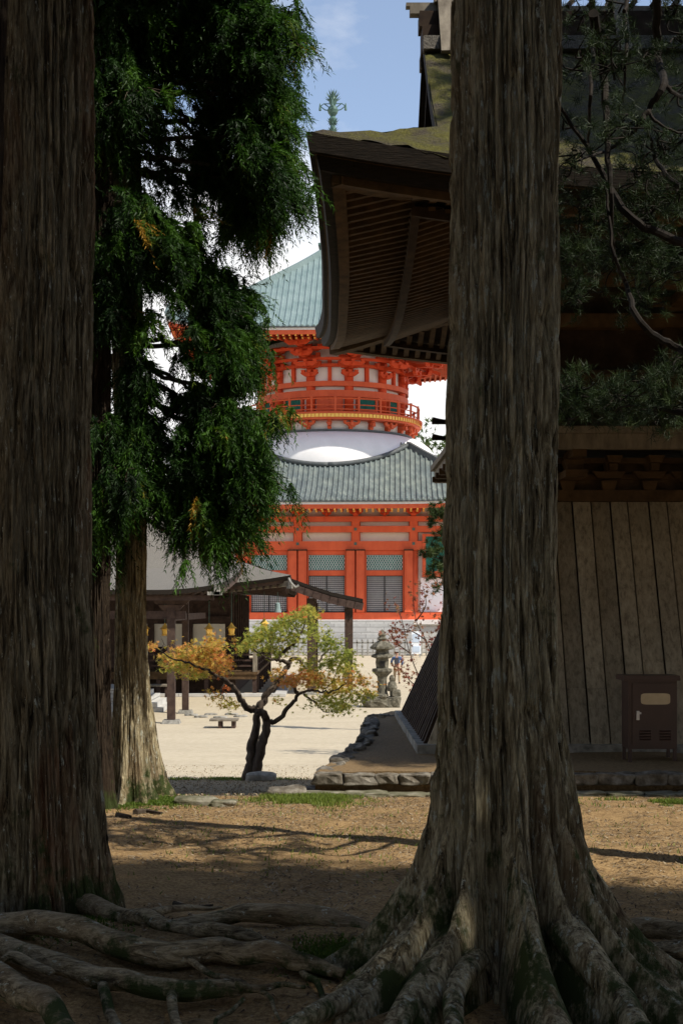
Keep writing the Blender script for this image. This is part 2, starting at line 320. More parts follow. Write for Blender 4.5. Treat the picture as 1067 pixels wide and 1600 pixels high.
fg = MB(); fg.grid([[(-1200, 135, .6), (1200, 135, .6)], [(-1200, 1500, 1), (1200, 1500, 1)]]); fg.grid([[(-1200, -300, 1.2), (-60, -300, 1.2)], [(-1200, 135, .3), (-60, 135, .3)]]); fg.grid([[(60, -300, 1.2), (1200, -300, 1.2)], [(60, 135, .3), (1200, 135, .3)]])
fg.build('outer_ground', M['ground'])['kind'] = 'structure'
# raised earth platform the bell tower stands on
EX = [(-.17, 17.65), (.06, 18.8), (.20, 20), (.44, 21.3), (.60, 23.2), (.69, 25.2), (.77, 26.6)]
def edge_x(d): return np.interp(d, [e[1] for e in EX], [e[0] for e in EX])
PZT = 1.95
m = MB(); ds = np.linspace(17.72, 28.6, 50); P = []
for d in ds:
    x0 = edge_x(d) + (max(0, d-26.6))*.25
    xs = np.concatenate([np.linspace(x0, 6, 40), [10, 16, 22]]); P.append([(x, d, PZT+(vnoise(x*1.3, d*1.3, 0, 9)-.5)*.05 if x < 8 else PZT) for x in xs])
P = np.array(P); m.grid(P)
for row, fl in ((P[0], 0), (P[-1], 1)): m.grid(np.stack([row*(1, 1, 0), row]), flip=bool(fl))
m.grid(np.stack([P[:, 0]*(1, 1, 0), P[:, 0]]), flip=True)
m.build('terrace', M['soil'], smooth=True)['kind'] = 'structure'
def rockmesh(m, c, s, seed, rz=0, n=10, amp=.25, pw=.55):
    th = np.linspace(0, math.pi, n); ph = np.arange(n*2)*math.pi/n; T, Pp = np.meshgrid(th, ph, indexing='ij')
    v = np.stack([np.sin(T)*np.cos(Pp), np.sin(T)*np.sin(Pp), np.cos(T)], -1)
    v = np.sign(v)*np.abs(v)**pw; v /= np.maximum(1, np.abs(v).max())
    v *= (1+amp*(vnoise(v[..., 0]*1.6+seed*7, v[..., 1]*1.6, v[..., 2]*1.6+seed, seed)-.5)*2)[..., None]*.5
    v *= s; c_, s_ = math.cos(rz), math.sin(rz); x = v[..., 0]*c_-v[..., 1]*s_; y = v[..., 0]*s_+v[..., 1]*c_
    v = np.stack([x, y, v[..., 2]], -1)+c; k = 2*n
    f = [(i*k+j, (i+1)*k+j, (i+1)*k+(j+1) % k, i*k+(j+1) % k) for i in range(n-1) for j in range(k)]
    m.add(v.reshape(-1, 3), f)
kb = thing('stone_kerb', 'low kerb of rough grey stones edging the raised earth terrace', 'kerb', (2, 17.6, 1.8))
x = -.17; i = 0
while x < 9:
    L = random.uniform(.26, .56)
    if x < 6.2:
        mm = MB(); rockmesh(mm, (x+L/2, 17.64+random.uniform(-.02, .02), 1.885), (L*1.0, .28, .145+random.uniform(-.02, .015)), i+3, R(random.uniform(-7, 7)), 16, .30, .26); mm.build('kerb_stone', M['kerb'], kb, smooth=False)
    x += L; i += 1
x = -.55; i = 50
while x < 6.4:
    L = random.uniform(.4, .8); mm = MB(); rockmesh(mm, (x+L/2, 17.36+.03*math.sin(x*3), gz(x, 17.3)+.0), (L*1.02, .34, .10), i, 0, 16, .34, .32); mm.build('step_stone', M['rock'], kb, smooth=False); x += L; i += 1
d = 17.9
while d < 26.8:
    L = random.uniform(.3, .6); xx = float(edge_x(d+L/2)); mm = MB(); rockmesh(mm, (xx+.07, d+L/2, 1.87+random.uniform(-.02, .02)), (.26, L*1.15, .20), i, R(-6), 12, .4, .4); mm.build('edge_stone', M['kerb'], kb, smooth=False); d += L; i += 1
for k in range(5):
    mm = MB(); rockmesh(mm, (.86+k*.22, 26.9, 1.90), (.24, .3, .18), i+k, amp=.3); mm.build('edge_stone', M['kerb'], kb)

# ------------------------------------------------------------------ trees
def trunk(name_parent, ctrl, mat, org_z, lobes=None, env=None, nth=300, dz=.02, depth=.03, seed=0, zfine=None, plates=22, part='trunk'):
    """ctrl: list of (z, x, y, r) ; env: list (h, extra radius at the lobes); lobes: (angle deg, width deg, weight)"""
    ctrl = sorted(ctrl); zs = [ctrl[0][0]]; zf = zfine or ctrl[-1][0]
    while zs[-1] < ctrl[-1][0]: zs.append(zs[-1]+(dz if zs[-1] < zf else .25))
    zs = np.array(zs); cz_, cx, cy, cr = (np.array([c[k] for c in ctrl]) for k in range(4))
    th = np.arange(nth)*2*math.pi/nth; Z, T = np.meshgrid(zs, th, indexing='ij')
    r = np.interp(Z, cz_, cr)
    if lobes:
        h = Z-org_z; L = np.zeros_like(T)
        wob = (vnoise(Z*1.2, 0, 0, seed+20)-.5)*.25
        for a, wd, wt in lobes:
            dd = np.abs((T+wob-R(a)+math.pi) % (2*math.pi)-math.pi)
            L = np.maximum(L, wt*np.exp(-(dd/R(wd))**2))
        r = r+np.interp(h, [e[0] for e in env], [e[1] for e in env])*(.12+.88*L)
        r = r*(1-.10*(1-L)*np.clip(1-h/2.2, 0, 1))
    rr = np.interp(Z, cz_, cr); X, Y = np.cos(T), np.sin(T)
    tw = T+.06*Z
    X2, Y2 = np.cos(tw), np.sin(tw)
    warp = (fbm(X2*3, Y2*3, Z*.8, seed+3, 3)-.5)*.8
    k = plates/6.28*1.6
    n1 = vnoise(X2*k+warp, Y2*k+warp, Z*1.35, seed+5); f1 = 1-np.abs(2*n1-1)
    n2 = vnoise(X2*k*2.3-warp, Y2*k*2.3, Z*3.1, seed+6); f2 = 1-np.abs(2*n2-1)
    n3 = vnoise(X2*k*5, Y2*k*5, Z*5, seed+8)
    big = fbm(X*1.6, Y*1.6, Z*.55, seed+9, 3)-.5
    pa = vnoise(X2*k*1.5+warp+9, Y2*k*1.5, Z*.9+warp*2, seed+15); pb = vnoise(X2*k*3.2+4, Y2*k*3.2, Z*2.4, seed+16)
    r = r+depth*.42*(np.clip((pa-.46)/.06, 0, 1)-.5)+depth*.22*(np.clip((pb-.47)/.08, 0, 1)-.5)
    r = r+big*.10*np.clip(rr*3, .2, 1)-depth*np.clip((f1-.72)/.28, 0, 1)**1.3-depth*.55*np.clip((f2-.66)/.34, 0, 1)+depth*.25*(n3-.5)
    V = np.stack([np.interp(Z, cz_, cx)+X*r, np.interp(Z, cz_, cy)+Y*r, Z], -1)
    nzr = len(zs); me = bpy.data.meshes.new(part); o0 = ORG[name_parent.name]
    I, J = np.meshgrid(np.arange(nzr-1), np.arange(nth), indexing='ij'); J2 = (J+1) % nth
    Fq = np.stack([I*nth+J, I*nth+J2, (I+1)*nth+J2, (I+1)*nth+J], -1).reshape(-1, 4)
    me.vertices.add(nzr*nth); me.vertices.foreach_set('co', (V.reshape(-1, 3)-o0).astype(np.float32).ravel())
    me.loops.add(Fq.size); me.loops.foreach_set('vertex_index', Fq.ravel().astype(np.int32))
    me.polygons.add(len(Fq)); me.polygons.foreach_set('loop_start', np.arange(0, Fq.size, 4, dtype=np.int32)); me.update(calc_edges=True)
    return link(me, part, mat, name_parent, smooth=True)
def smooth_path(pts, k=6):
    pts = np.asarray(pts, float); n = len(pts); out = []
    for i in range(n-1):
        p0, p1, p2, p3 = pts[max(i-1, 0)], pts[i], pts[i+1], pts[min(i+2, n-1)]
        for t in np.arange(k)/k:
            out.append(.5*((2*p1)+(-p0+p2)*t+(2*p0-5*p1+4*p2-p3)*t*t+(-p0+3*p1-3*p2+p3)*t**3))
    out.append(pts[-1]); return np.array(out)
def root_tube(parent, pts, rad, seed=0, n=28, name='root', mat=None, rough=.13, k=14):
    P = smooth_path([tuple(p)+(r,) for p, r in zip(pts, rad)], k); m = MB()
    P[:, :3] += (np.stack([vnoise(np.arange(len(P))*.12, q, seed, 11) for q in range(3)], 1)-.5)*.05
    m.tube(P[:, :3], P[:, 3], n, rough=rough, seed=seed); return m.build(name, mat or M['root'], parent, smooth=True)

# needle foliage -----------------------------------------------------------
def needles(P, D, nst, L, K, nl, nw, spread, droop, tint, jit=.12, up=.0):
    """P: spray origins, D: main directions; every spray fans into nst strands set with K needles"""
    N = len(P); S = N*nst
    o = np.repeat(P, nst, 0); dr = norm(np.repeat(D, nst, 0)+rng.normal(size=(S, 3))*spread)
    Ls = np.repeat(np.broadcast_to(L, (N,)), nst)*rng.uniform(.5, 1.15, S); tn = np.clip(np.repeat(tint, nst)+rng.normal(size=S)*jit, 0, 1)
    t = (np.arange(K)+.5)/K; t = np.clip(t[None]+rng.uniform(-.5/K, .5/K, (S, K)), 0, 1)
    dn = np.array([0, 0, -1.])
    p = o[:, None]+dr[:, None]*(Ls[:, None]*t)[..., None]+dn*(droop*Ls[:, None]*t*t)[..., None]
    tg = norm(dr[:, None]+dn*(2*droop*t)[..., None])
    rad = rng.normal(size=(S, K, 3)); rad -= tg*(rad*tg).sum(-1, keepdims=True); rad = norm(rad)
    nd = norm(tg*.8+rad*.6+np.array([0, 0, up])); side = norm(np.cross(nd, rng.normal(size=(S, K, 3))))
    ln = nl*rng.uniform(.7, 1.3, (S, K, 1))
    V = np.stack([p-side*nw, p+side*nw, p+nd*ln], 2).reshape(-1, 3)
    return V, np.repeat(tn, K)
def tufts(P, n, nl, nw, tint, upb=.35):
    N = len(P); d = norm(rng.normal(size=(N, n, 3))+np.array([0, 0, upb])); side = norm(np.cross(d, rng.normal(size=(N, n, 3))))
    p = P[:, None]+rng.normal(size=(N, n, 3))*.015; V = np.stack([p-side*nw, p+side*nw, p+d*nl*rng.uniform(.7, 1.2, (N, n, 1))], 2).reshape(-1, 3)
    return V, np.repeat(np.clip(tint+rng.normal(size=N)*.15, 0, 1), n)
def leaves(P, size, tint, flat=.6, wf=.16):
    N = len(P); nrm = norm(rng.normal(size=(N, 3))*(1-flat)+np.array([0, 0, flat])); a = norm(np.cross(nrm, rng.normal(size=(N, 3)))); b = np.cross(nrm, a)
    s = size*rng.uniform(.6, 1.2, (N, 1)); V = []
    for k in range(5):
        an = R(-100+50*k); c = np.cos(an)*a+np.sin(an)*b; e = -np.sin(an)*a+np.cos(an)*b
        l = s*(1 if k == 2 else .85 if k in (1, 3) else .6); V.append(np.stack([P-e*s*wf, P+e*s*wf, P+c*l], 1))
    V = np.stack(V, 1).reshape(-1, 3); return V, np.repeat(tint, 5)

# --- right foreground cedar
cx, cd = W(785, 0, 8.4)[0], 8.4; bz = 1.88
T1 = thing('cedar_tree', 'huge lichened cedar with spreading buttress roots, in front of the wooden tower', 'tree', (cx, cd, bz), group='old cedars')
def zc(py, d): return CZ-(py-PY0)/F0*d
ctrl = [(1.3, cx, cd, .40), (bz, cx, cd, .36), (bz+.6, cx, cd, .335), (zc(1150, cd), cx-.02, cd, .355), (zc(1000, cd), cx-.03, cd, .350), (zc(700, cd), cx-.012, cd, .328), (zc(400, cd), cx+.01, cd, .310), (zc(0, cd), cx+.024, cd, .297), (16, cx+.05, cd, .22), (26, cx, cd, .06)]
lob = [(184, 9, .85), (203, 8, .8), (222, 8, .95), (242, 7, 1.0), (277, 10, 1.12), (299, 8, .9), (314, 8, 1.05), (331, 8, .95), (350, 9, .85), (20, 13, .8), (60, 15, .7), (100, 15, .8), (140, 14, .8), (160, 10, .75)]
env = [(-.6, 1.7), (-.25, 1.25), (0, .92), (.1, .72), (.2, .57), (.36, .40), (.62, .23), (.85, .14), (1.35, .05), (1.9, .01), (2.4, 0)]
trunk(T1, ctrl, M['bark'], bz, lob, env, nth=640, dz=.011, depth=.040, seed=1, zfine=7.9, plates=30)
def rt(*a): return [W(*p) for p in a]
for pts, rad, sd in [
    ([(690, 1440, 8.2), (620, 1500, 7.95), (550, 1550, 7.7), (480, 1592, 7.35), (400, 1630, 7.0)], [.12, .095, .07, .05, .03], 1),
    ([(715, 1470, 8.0), (655, 1540, 7.6), (612, 1600, 7.25), (570, 1680, 6.8)], [.11, .085, .065, .05], 2),
    ([(740, 1500, 7.8), (702, 1560, 7.45), (712, 1640, 7.0)], [.07, .055, .045], 3),
    ([(880, 1450, 7.9), (950, 1545, 7.55), (1010, 1620, 7.15), (1040, 1690, 6.8)], [.12, .085, .07, .05], 5),
    ([(900, 1430, 8.2), (1000, 1530, 7.95), (1075, 1590, 7.6), (1150, 1640, 7.3)], [.13, .085, .07, .05], 6),
    ([(700, 1430, 8.7), (600, 1478, 8.75), (530, 1500, 8.65), (480, 1530, 8.4)], [.10, .065, .045, .03], 7)]:
    root_tube(T1, rt(*pts), rad, sd, mat=M['bark'])
# --- left foreground cedar
lx, ld = W(68, 0, 9.9)[0], 9.9; lz = 1.90
T2 = thing('cedar_tree', 'thick cedar with a reddish bark streak, at the left edge', 'tree', (lx, ld, lz), group='old cedars')
def lc(px, py, r): return (zc(py, ld), W(px, 0, ld)[0], ld, r)
trunk(T2, [(1.5, lx, ld, .45), lc(70, 1420, .43), lc(70, 1300, .395), lc(68, 1100, .365), lc(66, 900, .335), lc(68, 650, .325), lc(76, 400, .31), lc(82, 0, .295), (17, lx+.1, ld, .22), (26, lx, ld, .05)], M['bark2'], lz,
      [(185, 14, .8), (230, 13, .7), (275, 12, .6), (320, 10, .7), (357, 12, .9), (40, 15, .7), (90, 15, .7), (135, 15, .7)], [(-.4, .4), (0, .18), (.2, .08), (.5, .025), (1, 0)], nth=460, dz=.014, depth=.036, seed=4, zfine=8.6, plates=34)
for pts, rad, sd in [
    ([(-90, 1420, 9.3), (-10, 1450, 8.9), (55, 1440, 8.75), (130, 1450, 8.6), (200, 1475, 8.4), (265, 1496, 8.3), (340, 1487, 8.3), (420, 1488, 8.25), (480, 1500, 8.2), (540, 1525, 8.1)], [.10, .085, .08, .078, .075, .075, .072, .066, .055, .03], 11),
    ([(-80, 1440, 9.0), (0, 1478, 8.35), (75, 1506, 8.1), (150, 1528, 7.95), (220, 1540, 7.85), (300, 1550, 7.8), (350, 1546, 7.8), (378, 1538, 7.8)], [.09, .075, .065, .06, .058, .055, .05, .035], 12),
    ([(340, 1552, 7.8), (400, 1541, 7.8), (445, 1532, 7.85), (480, 1540, 7.8)], [.03, .022, .015, .01], 13),
    ([(-70, 1500, 8.2), (0, 1525, 7.75), (50, 1555, 7.5), (95, 1595, 7.25), (120, 1660, 6.9)], [.10, .085, .075, .065, .05], 14),
    ([(120, 1405, 9.75), (178, 1432, 9.4), (240, 1441, 9.1), (300, 1452, 8.95), (370, 1462, 8.8), (430, 1475, 8.7)], [.08, .065, .058, .05, .04, .02], 15),
    ([(250, 1450, 9.15), (330, 1437, 9.2), (400, 1431, 9.2), (470, 1430, 9.2), (545, 1445, 9.1), (600, 1475, 8.9)], [.035, .05, .06, .07, .07, .05], 16),
    ([(268, 1550, 7.8), (272, 1580, 7.6), (290, 1625, 7.3)], [.03, .028, .02], 17),
    ([(155, 1535, 7.9), (170, 1570, 7.6), (190, 1620, 7.3)], [.032, .03, .025], 18),
    ([(0, 1495, 8.0), (40, 1500, 7.95), (80, 1520, 7.85)], [.02, .03, .02], 19),
    ([(300, 1500, 8.2), (350, 1530, 7.95), (420, 1560, 7.7), (440, 1600, 7.35)], [.02, .014, .012, .008], 20), ([(380, 1560, 7.7), (350, 1590, 7.45), (330, 1620, 7.2)], [.012, .012, .008], 22),
    ([(430, 1480, 8.4), (470, 1510, 8.2), (500, 1545, 7.9), (505, 1580, 7.6)], [.025, .022, .018, .01], 23), ([(220, 1440, 9.1), (260, 1425, 9.3), (300, 1420, 9.4), (350, 1424, 9.4)], [.03, .028, .02, .008], 25)]:
    root_tube(T2, rt(*pts), rad, sd)
# surface roots on the right behind the big trunk
T2b = [([(930, 1448, 9.2), (1000, 1452, 9.1), (1080, 1458, 9.0), (1150, 1470, 8.9)], [.05, .07, .075, .07], 31), ([(960, 1475, 8.8), (1020, 1488, 8.6), (1100, 1484, 8.5)], [.04, .055, .06], 32)]
for pts, rad, sd in T2b: root_tube(T1, rt(*pts), rad, sd)
# --- left clump
def mid_tree(label, pts, d, seed, nth=220, flare=.22, mat='bark', top=24, plates=22, depth=.02):
    P = [(zc(py, d), W(px, 0, d)[0], d, r) for px, py, r in pts]; z0 = gz(P[0][1], d); t = thing('cedar_tree', label, 'tree', (P[0][1], d, z0), group='old cedars')
    P = [(z0-.3, P[0][1], d, P[0][3])]+P+[(top, P[-1][1], d, .08)]
    trunk(t, P, M[mat], z0, [(a+seed*20, 17, .8) for a in range(0, 360, 52)], [(-.4, flare*2), (0, flare), (.2, flare*.5), (.6, flare*.2), (1.3, 0)], nth=nth, dz=.03, depth=depth, seed=seed, zfine=11.5, plates=plates); return t
TA = mid_tree('slim cedar with a pale sunlit edge, front trunk of the clump left of the maple', [(203, 1240, .20), (204, 1000, .175), (205, 820, .17), (198, 500, .18), (195, 0, .18)], 16.4, 5)
TB = mid_tree('grey cedar trunk leaning behind the slim sunlit one, moss round its foot', [(228, 1235, .22), (212, 1100, .20), (205, 900, .15), (200, 700, .13)], 17.6, 6, flare=.24, top=12)
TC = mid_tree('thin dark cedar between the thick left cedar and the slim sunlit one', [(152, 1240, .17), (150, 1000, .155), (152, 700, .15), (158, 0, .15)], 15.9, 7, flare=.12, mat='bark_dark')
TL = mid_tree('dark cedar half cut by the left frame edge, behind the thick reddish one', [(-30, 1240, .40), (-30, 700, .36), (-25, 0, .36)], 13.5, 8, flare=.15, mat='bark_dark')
# foliage of the clump
blobs = [(408, 40, 50, 1.3), (380, 60, 60, 1.2), (385, 130, 60, 1.5), (405, 150, 34, 1.3), (424, 190, 30, 1.0), (392, 220, 58, 1.6), (370, 285, 45, 1.5), (412, 275, 36, 1.3), (405, 325, 25, .8), (160, 30, 40, 1.2), (150, 150, 40, 1.2), (160, 320, 40, 1.2), (215, 330, 40, 1.0), (150, 480, 36, 1.0), (215, 30, 50, 1.1), (210, 140, 50, 1.0), (150, 740, 30, .8), (340, 30, 60, .9), (375, 200, 60, 1.1), (330, 110, 55, .7), (250, 60, 55, .5), (180, 90, 50, .9), (250, 200, 60, .45), (290, 290, 55, .45), (180, 250, 50, .9), (310, 190, 50, .45),
         (260, 390, 55, 1.0), (180, 400, 50, 1.2), (315, 445, 45, 1.0), (345, 475, 42, 1.3), (368, 510, 30, 1.0), (352, 555, 36, 1.1), (310, 545, 40, .7), (200, 500, 45, .9), (165, 560, 36, .7), (300, 610, 45, .7), (345, 440, 26, .6),
         (335, 650, 45, 1.1), (375, 680, 32, .9), (300, 720, 55, 1.3), (358, 740, 42, 1.2), (352, 780, 34, 1.0), (318, 790, 34, .8), (260, 765, 42, .9), (190, 750, 45, 1.1), (170, 660, 36, .7), (240, 660, 40, .5), (335, 830, 18, .3), (270, 840, 18, .2), (190, 810, 24, .4)]
SP, SD, ST, SL = [], [], [], []
limbs = MB()
for k, (bx, by, br, wt) in enumerate(blobs):
    n = int(26*wt*(br/50)**2*1.0)+3; d0 = 16.2+random.uniform(-.7, .7); c = W(bx, by, d0); rr = br/F0*d0
    q = rng.normal(size=(n, 3)); q = norm(q)*rng.uniform(0, 1.25, (n, 1))**.7; P = c+q*np.array([rr, .55, rr])
    ax = W(195, 0, 16.4)[0]; dirx = np.sign(c[0]-ax)*min(1, abs(c[0]-ax)/.5)
    D = norm(q*np.array([.35, .6, .15])+np.array([dirx*.8, -.1, -.7])+rng.normal(size=(n, 3))*.35)
    SP.append(P); SD.append(D); ST.append(np.clip(.36+q[:, 0]*.16+q[:, 2]*.12+rng.normal(size=n)*.15+(.6*(rng.random(n) < .005)), 0, 1)); SL.append(rng.uniform(.22, .38, n))
    base = np.array([ax, 16.4, c[2]+random.uniform(.1, .5)])
    if bx > 215:
        Pm = smooth_path([base, (base+c)/2+(0, 0, .06), c, c+D.mean(0)*rr*.7], 5); Pm += rng.normal(size=Pm.shape)*.012; limbs.tube(Pm, np.linspace(.035, .006, len(Pm)), 6)
    for j in range(0, n, 2): limbs.tube(smooth_path([c+q[j]*.1, (c+P[j])/2+(0, 0, .03), P[j]+D[j]*.1], 3), np.linspace(.010, .003, 7), 4)
for k, path in enumerate([[(200, -60), (310, -20), (400, 10), (452, 24)], [(200, 20), (320, 50), (380, 90), (420, 135), (430, 175)], [(205, 120), (310, 140), (390, 190), (432, 240), (446, 285)], [(205, 210), (300, 230), (370, 280), (408, 320), (418, 345)], [(205, 180), (290, 200), (345, 250), (372, 310), (384, 340)],
        [(200, 300), (250, 340), (285, 380), (300, 400)], [(205, 340), (290, 400), (345, 440), (375, 480), (384, 530)], [(205, 420), (285, 470), (340, 510), (370, 550), (376, 575)], [(205, 560), (270, 590), (330, 620), (375, 645), (396, 665)], [(205, 600), (290, 660), (345, 705), (388, 740), (400, 750)],
        [(205, 660), (280, 705), (335, 750), (362, 785), (366, 810)], [(205, 670), (260, 730), (300, 780), (318, 815)], [(205, 620), (165, 680), (150, 740)], [(205, 380), (160, 430), (145, 490)], [(205, 700), (168, 760), (152, 810)], [(205, 60), (165, 120), (150, 190)], [(205, 240), (220, 330), (215, 420)], [(205, 100), (240, 60), (290, 50)], [(205, 500), (210, 600), (200, 700)], [(205, -20), (200, 100), (195, 220)]]):
    dd = 16.0+random.uniform(-.75, .6); Pl = smooth_path([W(a, b, 16.3+(dd-16.3)*i/len(path)) for i, (a, b) in enumerate(path)], 12); Pl += (np.stack([vnoise(np.arange(len(Pl))*.5, k, q, 77) for q in range(3)], 1)-.5)*.10
    limbs.tube(Pl, np.linspace(.032, .006, len(Pl)), 6, rough=.2); n = 64; tt = rng.uniform(.22, 1, n)**.8; ii = (tt*(len(Pl)-1)).astype(int); tgt = norm(np.gradient(Pl, axis=0))[ii]
    P = Pl[ii]+rng.normal(size=(n, 3))*np.array([.11, .16, .10])*(.5+tt[:, None])-np.array([0, 0, .06]); D = norm(tgt*.5+np.array([0, 0, -.6])+rng.normal(size=(n, 3))*.38)
    SP.append(P); SD.append(D); SL.append(rng.uniform(.24, .44, n)); ST.append(np.clip(.30+.25*tt+rng.normal(size=n)*.15+(.6*(rng.random(n) < .005)), 0, 1))
    for j in range(0, n, 2): limbs.tube([Pl[ii[j]], (Pl[ii[j]]+P[j])/2+(0, 0, .02), P[j]+D[j]*.16], np.linspace(.008, .003, 3), 4)
SP, SD, ST, SL = map(np.concatenate, (SP, SD, ST, SL))
V, tn = needles(SP, SD, 13, SL, 22, .064, .0072, .36, .5, ST, .10)
tri_mesh('crown', V, tn, M['cedar'], TA); limbs.build('branches', M['twig'], TA)
# upper crowns of the cedars, above and beside the frame, which shade the roots
def crown(parent, c, rad, n, sz=.15, part='crown', nst=8, K=6, wid=.045):
    q = norm(rng.normal(size=(n, 3)))*rng.uniform(.15, 1, (n, 1))**.5; cl = vnoise(q[:, 0]*2.2+c[0], q[:, 1]*2.2, q[:, 2]*2.2, 41) > .33; q = q[cl]; P = np.array(c)+q*np.array(rad)
    V, tn = needles(P, norm(q+np.array([0, 0, -.3])), nst, np.full(len(P), .6), K, sz, wid, .6, .4, np.full(len(P), .35), .15); tri_mesh(part, V, tn, M['cedar'], parent)
crown(T1, (cx+.2, cd-.6, 15.5), (3.6, 3.4, 5.2), 2600)
crown(T2, (lx-.4, ld-1.2, 16), (3.2, 3.0, 5.5), 2200)
crown(TA, (-2.3, 16.0, 15.0), (3.0, 2.8, 4.2), 2300); crown(TB, (-2.6, 18.5, 13), (1.2, 1.6, 2.0), 300); crown(TC, (-3.6, 15.2, 14), (1.4, 1.6, 3.4), 500)
def off_cedar(label, x, d, cz_, rad, n):
    z0 = gz(x, d); t = thing('cedar_tree', label, 'tree', (x, d, z0), group='old cedars')
    trunk(t, [(z0-.3, x, d, .45), (z0+1, x, d, .38), (cz_, x, d, .26), (cz_+rad[2], x, d, .05)], M['bark'], z0, nth=80, dz=.2, depth=.03, seed=int(x*3) % 50); crown(t, (x, d, cz_), rad, n); return t
OC = off_cedar('unseen tall cedar outside the frame, added for its shade', 9.5, 2.0, 12.5, (4.2, 3.6, 8.5), 5200)
crown_me = OC.children
def copy_cedar(x, d, s_=1.0):
    c = OC.copy(); C.objects.link(c); c.location = (x, d, gz(x, d)); c.scale = (s_, s_, s_); c.rotation_euler = (0, 0, random.uniform(0, 6.28))
    for ch in OC.children: q = ch.copy(); C.objects.link(q); q.parent = c
for x, d in [(12.6, 16.8), (-1, -9), (10, -7), (16, -3), (-11, 6), (-13, 13), (-6, -12), (3, -13), (12, -15), (22, 0), (-17, 0), (-14, -10), (20, -11)]: copy_cedar(x, d, random.uniform(.95, 1.2))  # unseen cedars added to shade roots and roof and hold back sky light

# --- pine in front of the tower roof, trunk outside the right edge
px_, pd = W(1190, 0, 11.5)[0], 11.5; pz = gz(px_, pd)
TP = thing('pine_tree', 'dark pine hanging crooked boughs over the upper right, before the mossy roof', 'tree', (px_, pd, pz))
trunk(TP, [(pz-.3, px_, pd, .24), (pz+1, px_, pd, .2), (7, px_+.05, pd, .16), (11, px_-.1, pd, .10), (13, px_-.3, pd, .03)], M['bark2'], pz, nth=100, dz=.06, seed=13)
pl = MB(); D0 = 11.0
for pts, r0, r1 in [
    ([(1190, -60), (1080, -70), (990, -60), (930, -20), (927, 60), (922, 150), (918, 225)], .05, .012), ([(928, 20), (938, 90), (946, 160), (949, 250), (955, 330), (958, 410)], .045, .012),
    ([(1150, -40), (1060, -50), (1028, -10), (1028, 90), (1036, 128), (1016, 165), (996, 198), (955, 232), (905, 250)], .05, .012), ([(1036, 128), (1052, 145), (1085, 160)], .025, .012),
    ([(1190, 330), (1090, 300), (1050, 283), (1022, 245), (1012, 200)], .04, .012), ([(1200, 420), (1120, 400), (1040, 370), (980, 335), (940, 270), (905, 212), (872, 165), (850, 120)], .05, .010),
    ([(1190, 560), (1110, 560), (1050, 540), (1000, 505), (975, 440), (960, 400), (945, 290)], .045, .012), ([(1190, 640), (1110, 650), (1040, 640), (960, 625), (890, 615)], .04, .008), ([(1010, 175), (1040, 200), (1090, 215)], .018, .008), ([(975, 20), (978, 90), (972, 160)], .022, .008), ([(1190, -20), (1090, -30), (1000, -40), (975, 20)], .04, .02)]:
    P = smooth_path([W(a, b, D0+.5*math.sin(i*1.3+a)) if a < 1180 else np.array([px_, pd, zc(b, pd)]) for i, (a, b) in enumerate(pts)], 6); P += rng.normal(size=P.shape)*.005; pl.tube(P, np.linspace(r0*.85, r1*.8, len(P)), 8, rough=.2)
TPt = []
for bx, by, br, n in [(905, 30, 40, 10), (960, 10, 30, 14), (1050, 20, 30, 22), (1060, 60, 30, 16), (900, 100, 30, 16), (960, 110, 50, 30), (1010, 90, 40, 20), (1050, 150, 40, 16), (890, 190, 30, 12), (980, 200, 50, 34), (950, 60, 40, 22), (1040, 230, 50, 40), (900, 250, 40, 22), (1000, 270, 50, 34), (920, 330, 50, 60), (1010, 340, 60, 80), (1060, 300, 40, 30), (890, 400, 40, 50), (960, 400, 60, 80), (1040, 420, 50, 60), (900, 460, 40, 36), (1000, 470, 50, 30), (900, 615, 40, 66), (960, 630, 45, 74), (1040, 640, 45, 90), (1000, 600, 40, 40), (1060, 570, 30, 30), (880, 650, 25, 14)]:
    dd = D0+rng.uniform(-.6, .8); c = W(bx, by, dd); q = norm(rng.normal(size=(n, 3)))*rng.random((n, 1))**.5; P = c+q*np.array([br/F0*dd*1.25, .5, br/F0*dd]); TPt.append(P)
    for j in range(0, n, 3): pl.tube(smooth_path([c+q[j-1]*.1, (c+P[j])/2+rng.normal(size=3)*.04, P[j]], 3), np.linspace(.009, .004, 7), 4)
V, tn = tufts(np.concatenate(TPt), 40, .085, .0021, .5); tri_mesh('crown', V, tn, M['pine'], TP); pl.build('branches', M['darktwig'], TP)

# --- maple
def zz(x, y): return (200+x*.3374, 860+y*.3374)
mdp = 31.0; mb = W(*zz(565, 1045), mdp); mzg = gz(mb[0], mdp)
TM = thing('maple_tree', 'low crooked maple turning orange and yellow at the edge of the sandy court', 'tree', (mb[0], mdp, mzg))
mt = MB()
def mlimb(pts, r0, r1, m, dd=None, n=10):
    P = [W(*zz(a, b), mdp+(dd or 0)*i/len(pts)) for i, (a, b) in enumerate(pts)]; P = smooth_path(P, 5); P += rng.normal(size=P.shape)*.014; m.tube(P, np.linspace(r0*.64, r1*.6, len(P)), n, rough=.25, seed=int(pts[0][0]))
mlimb([(548, 1085), (565, 1000), (575, 900), (592, 820), (602, 745)], .20, .13, mt); mlimb([(582, 1085), (600, 990), (622, 900), (640, 820), (632, 762), (600, 742)], .19, .12, mt, -.2)
mt.build('trunk', M['mbark'], TM, smooth=True)
mt = MB()
mlimb([(610, 745), (560, 730), (520, 690), (495, 640), (455, 605), (410, 580), (370, 555), (300, 530), (210, 500), (120, 450)], .14, .012, mt, -.8)
mlimb([(600, 745), (628, 690), (660, 640), (705, 590), (735, 540), (752, 515), (790, 500), (815, 540), (850, 550), (900, 530)], .14, .02, mt, .6)
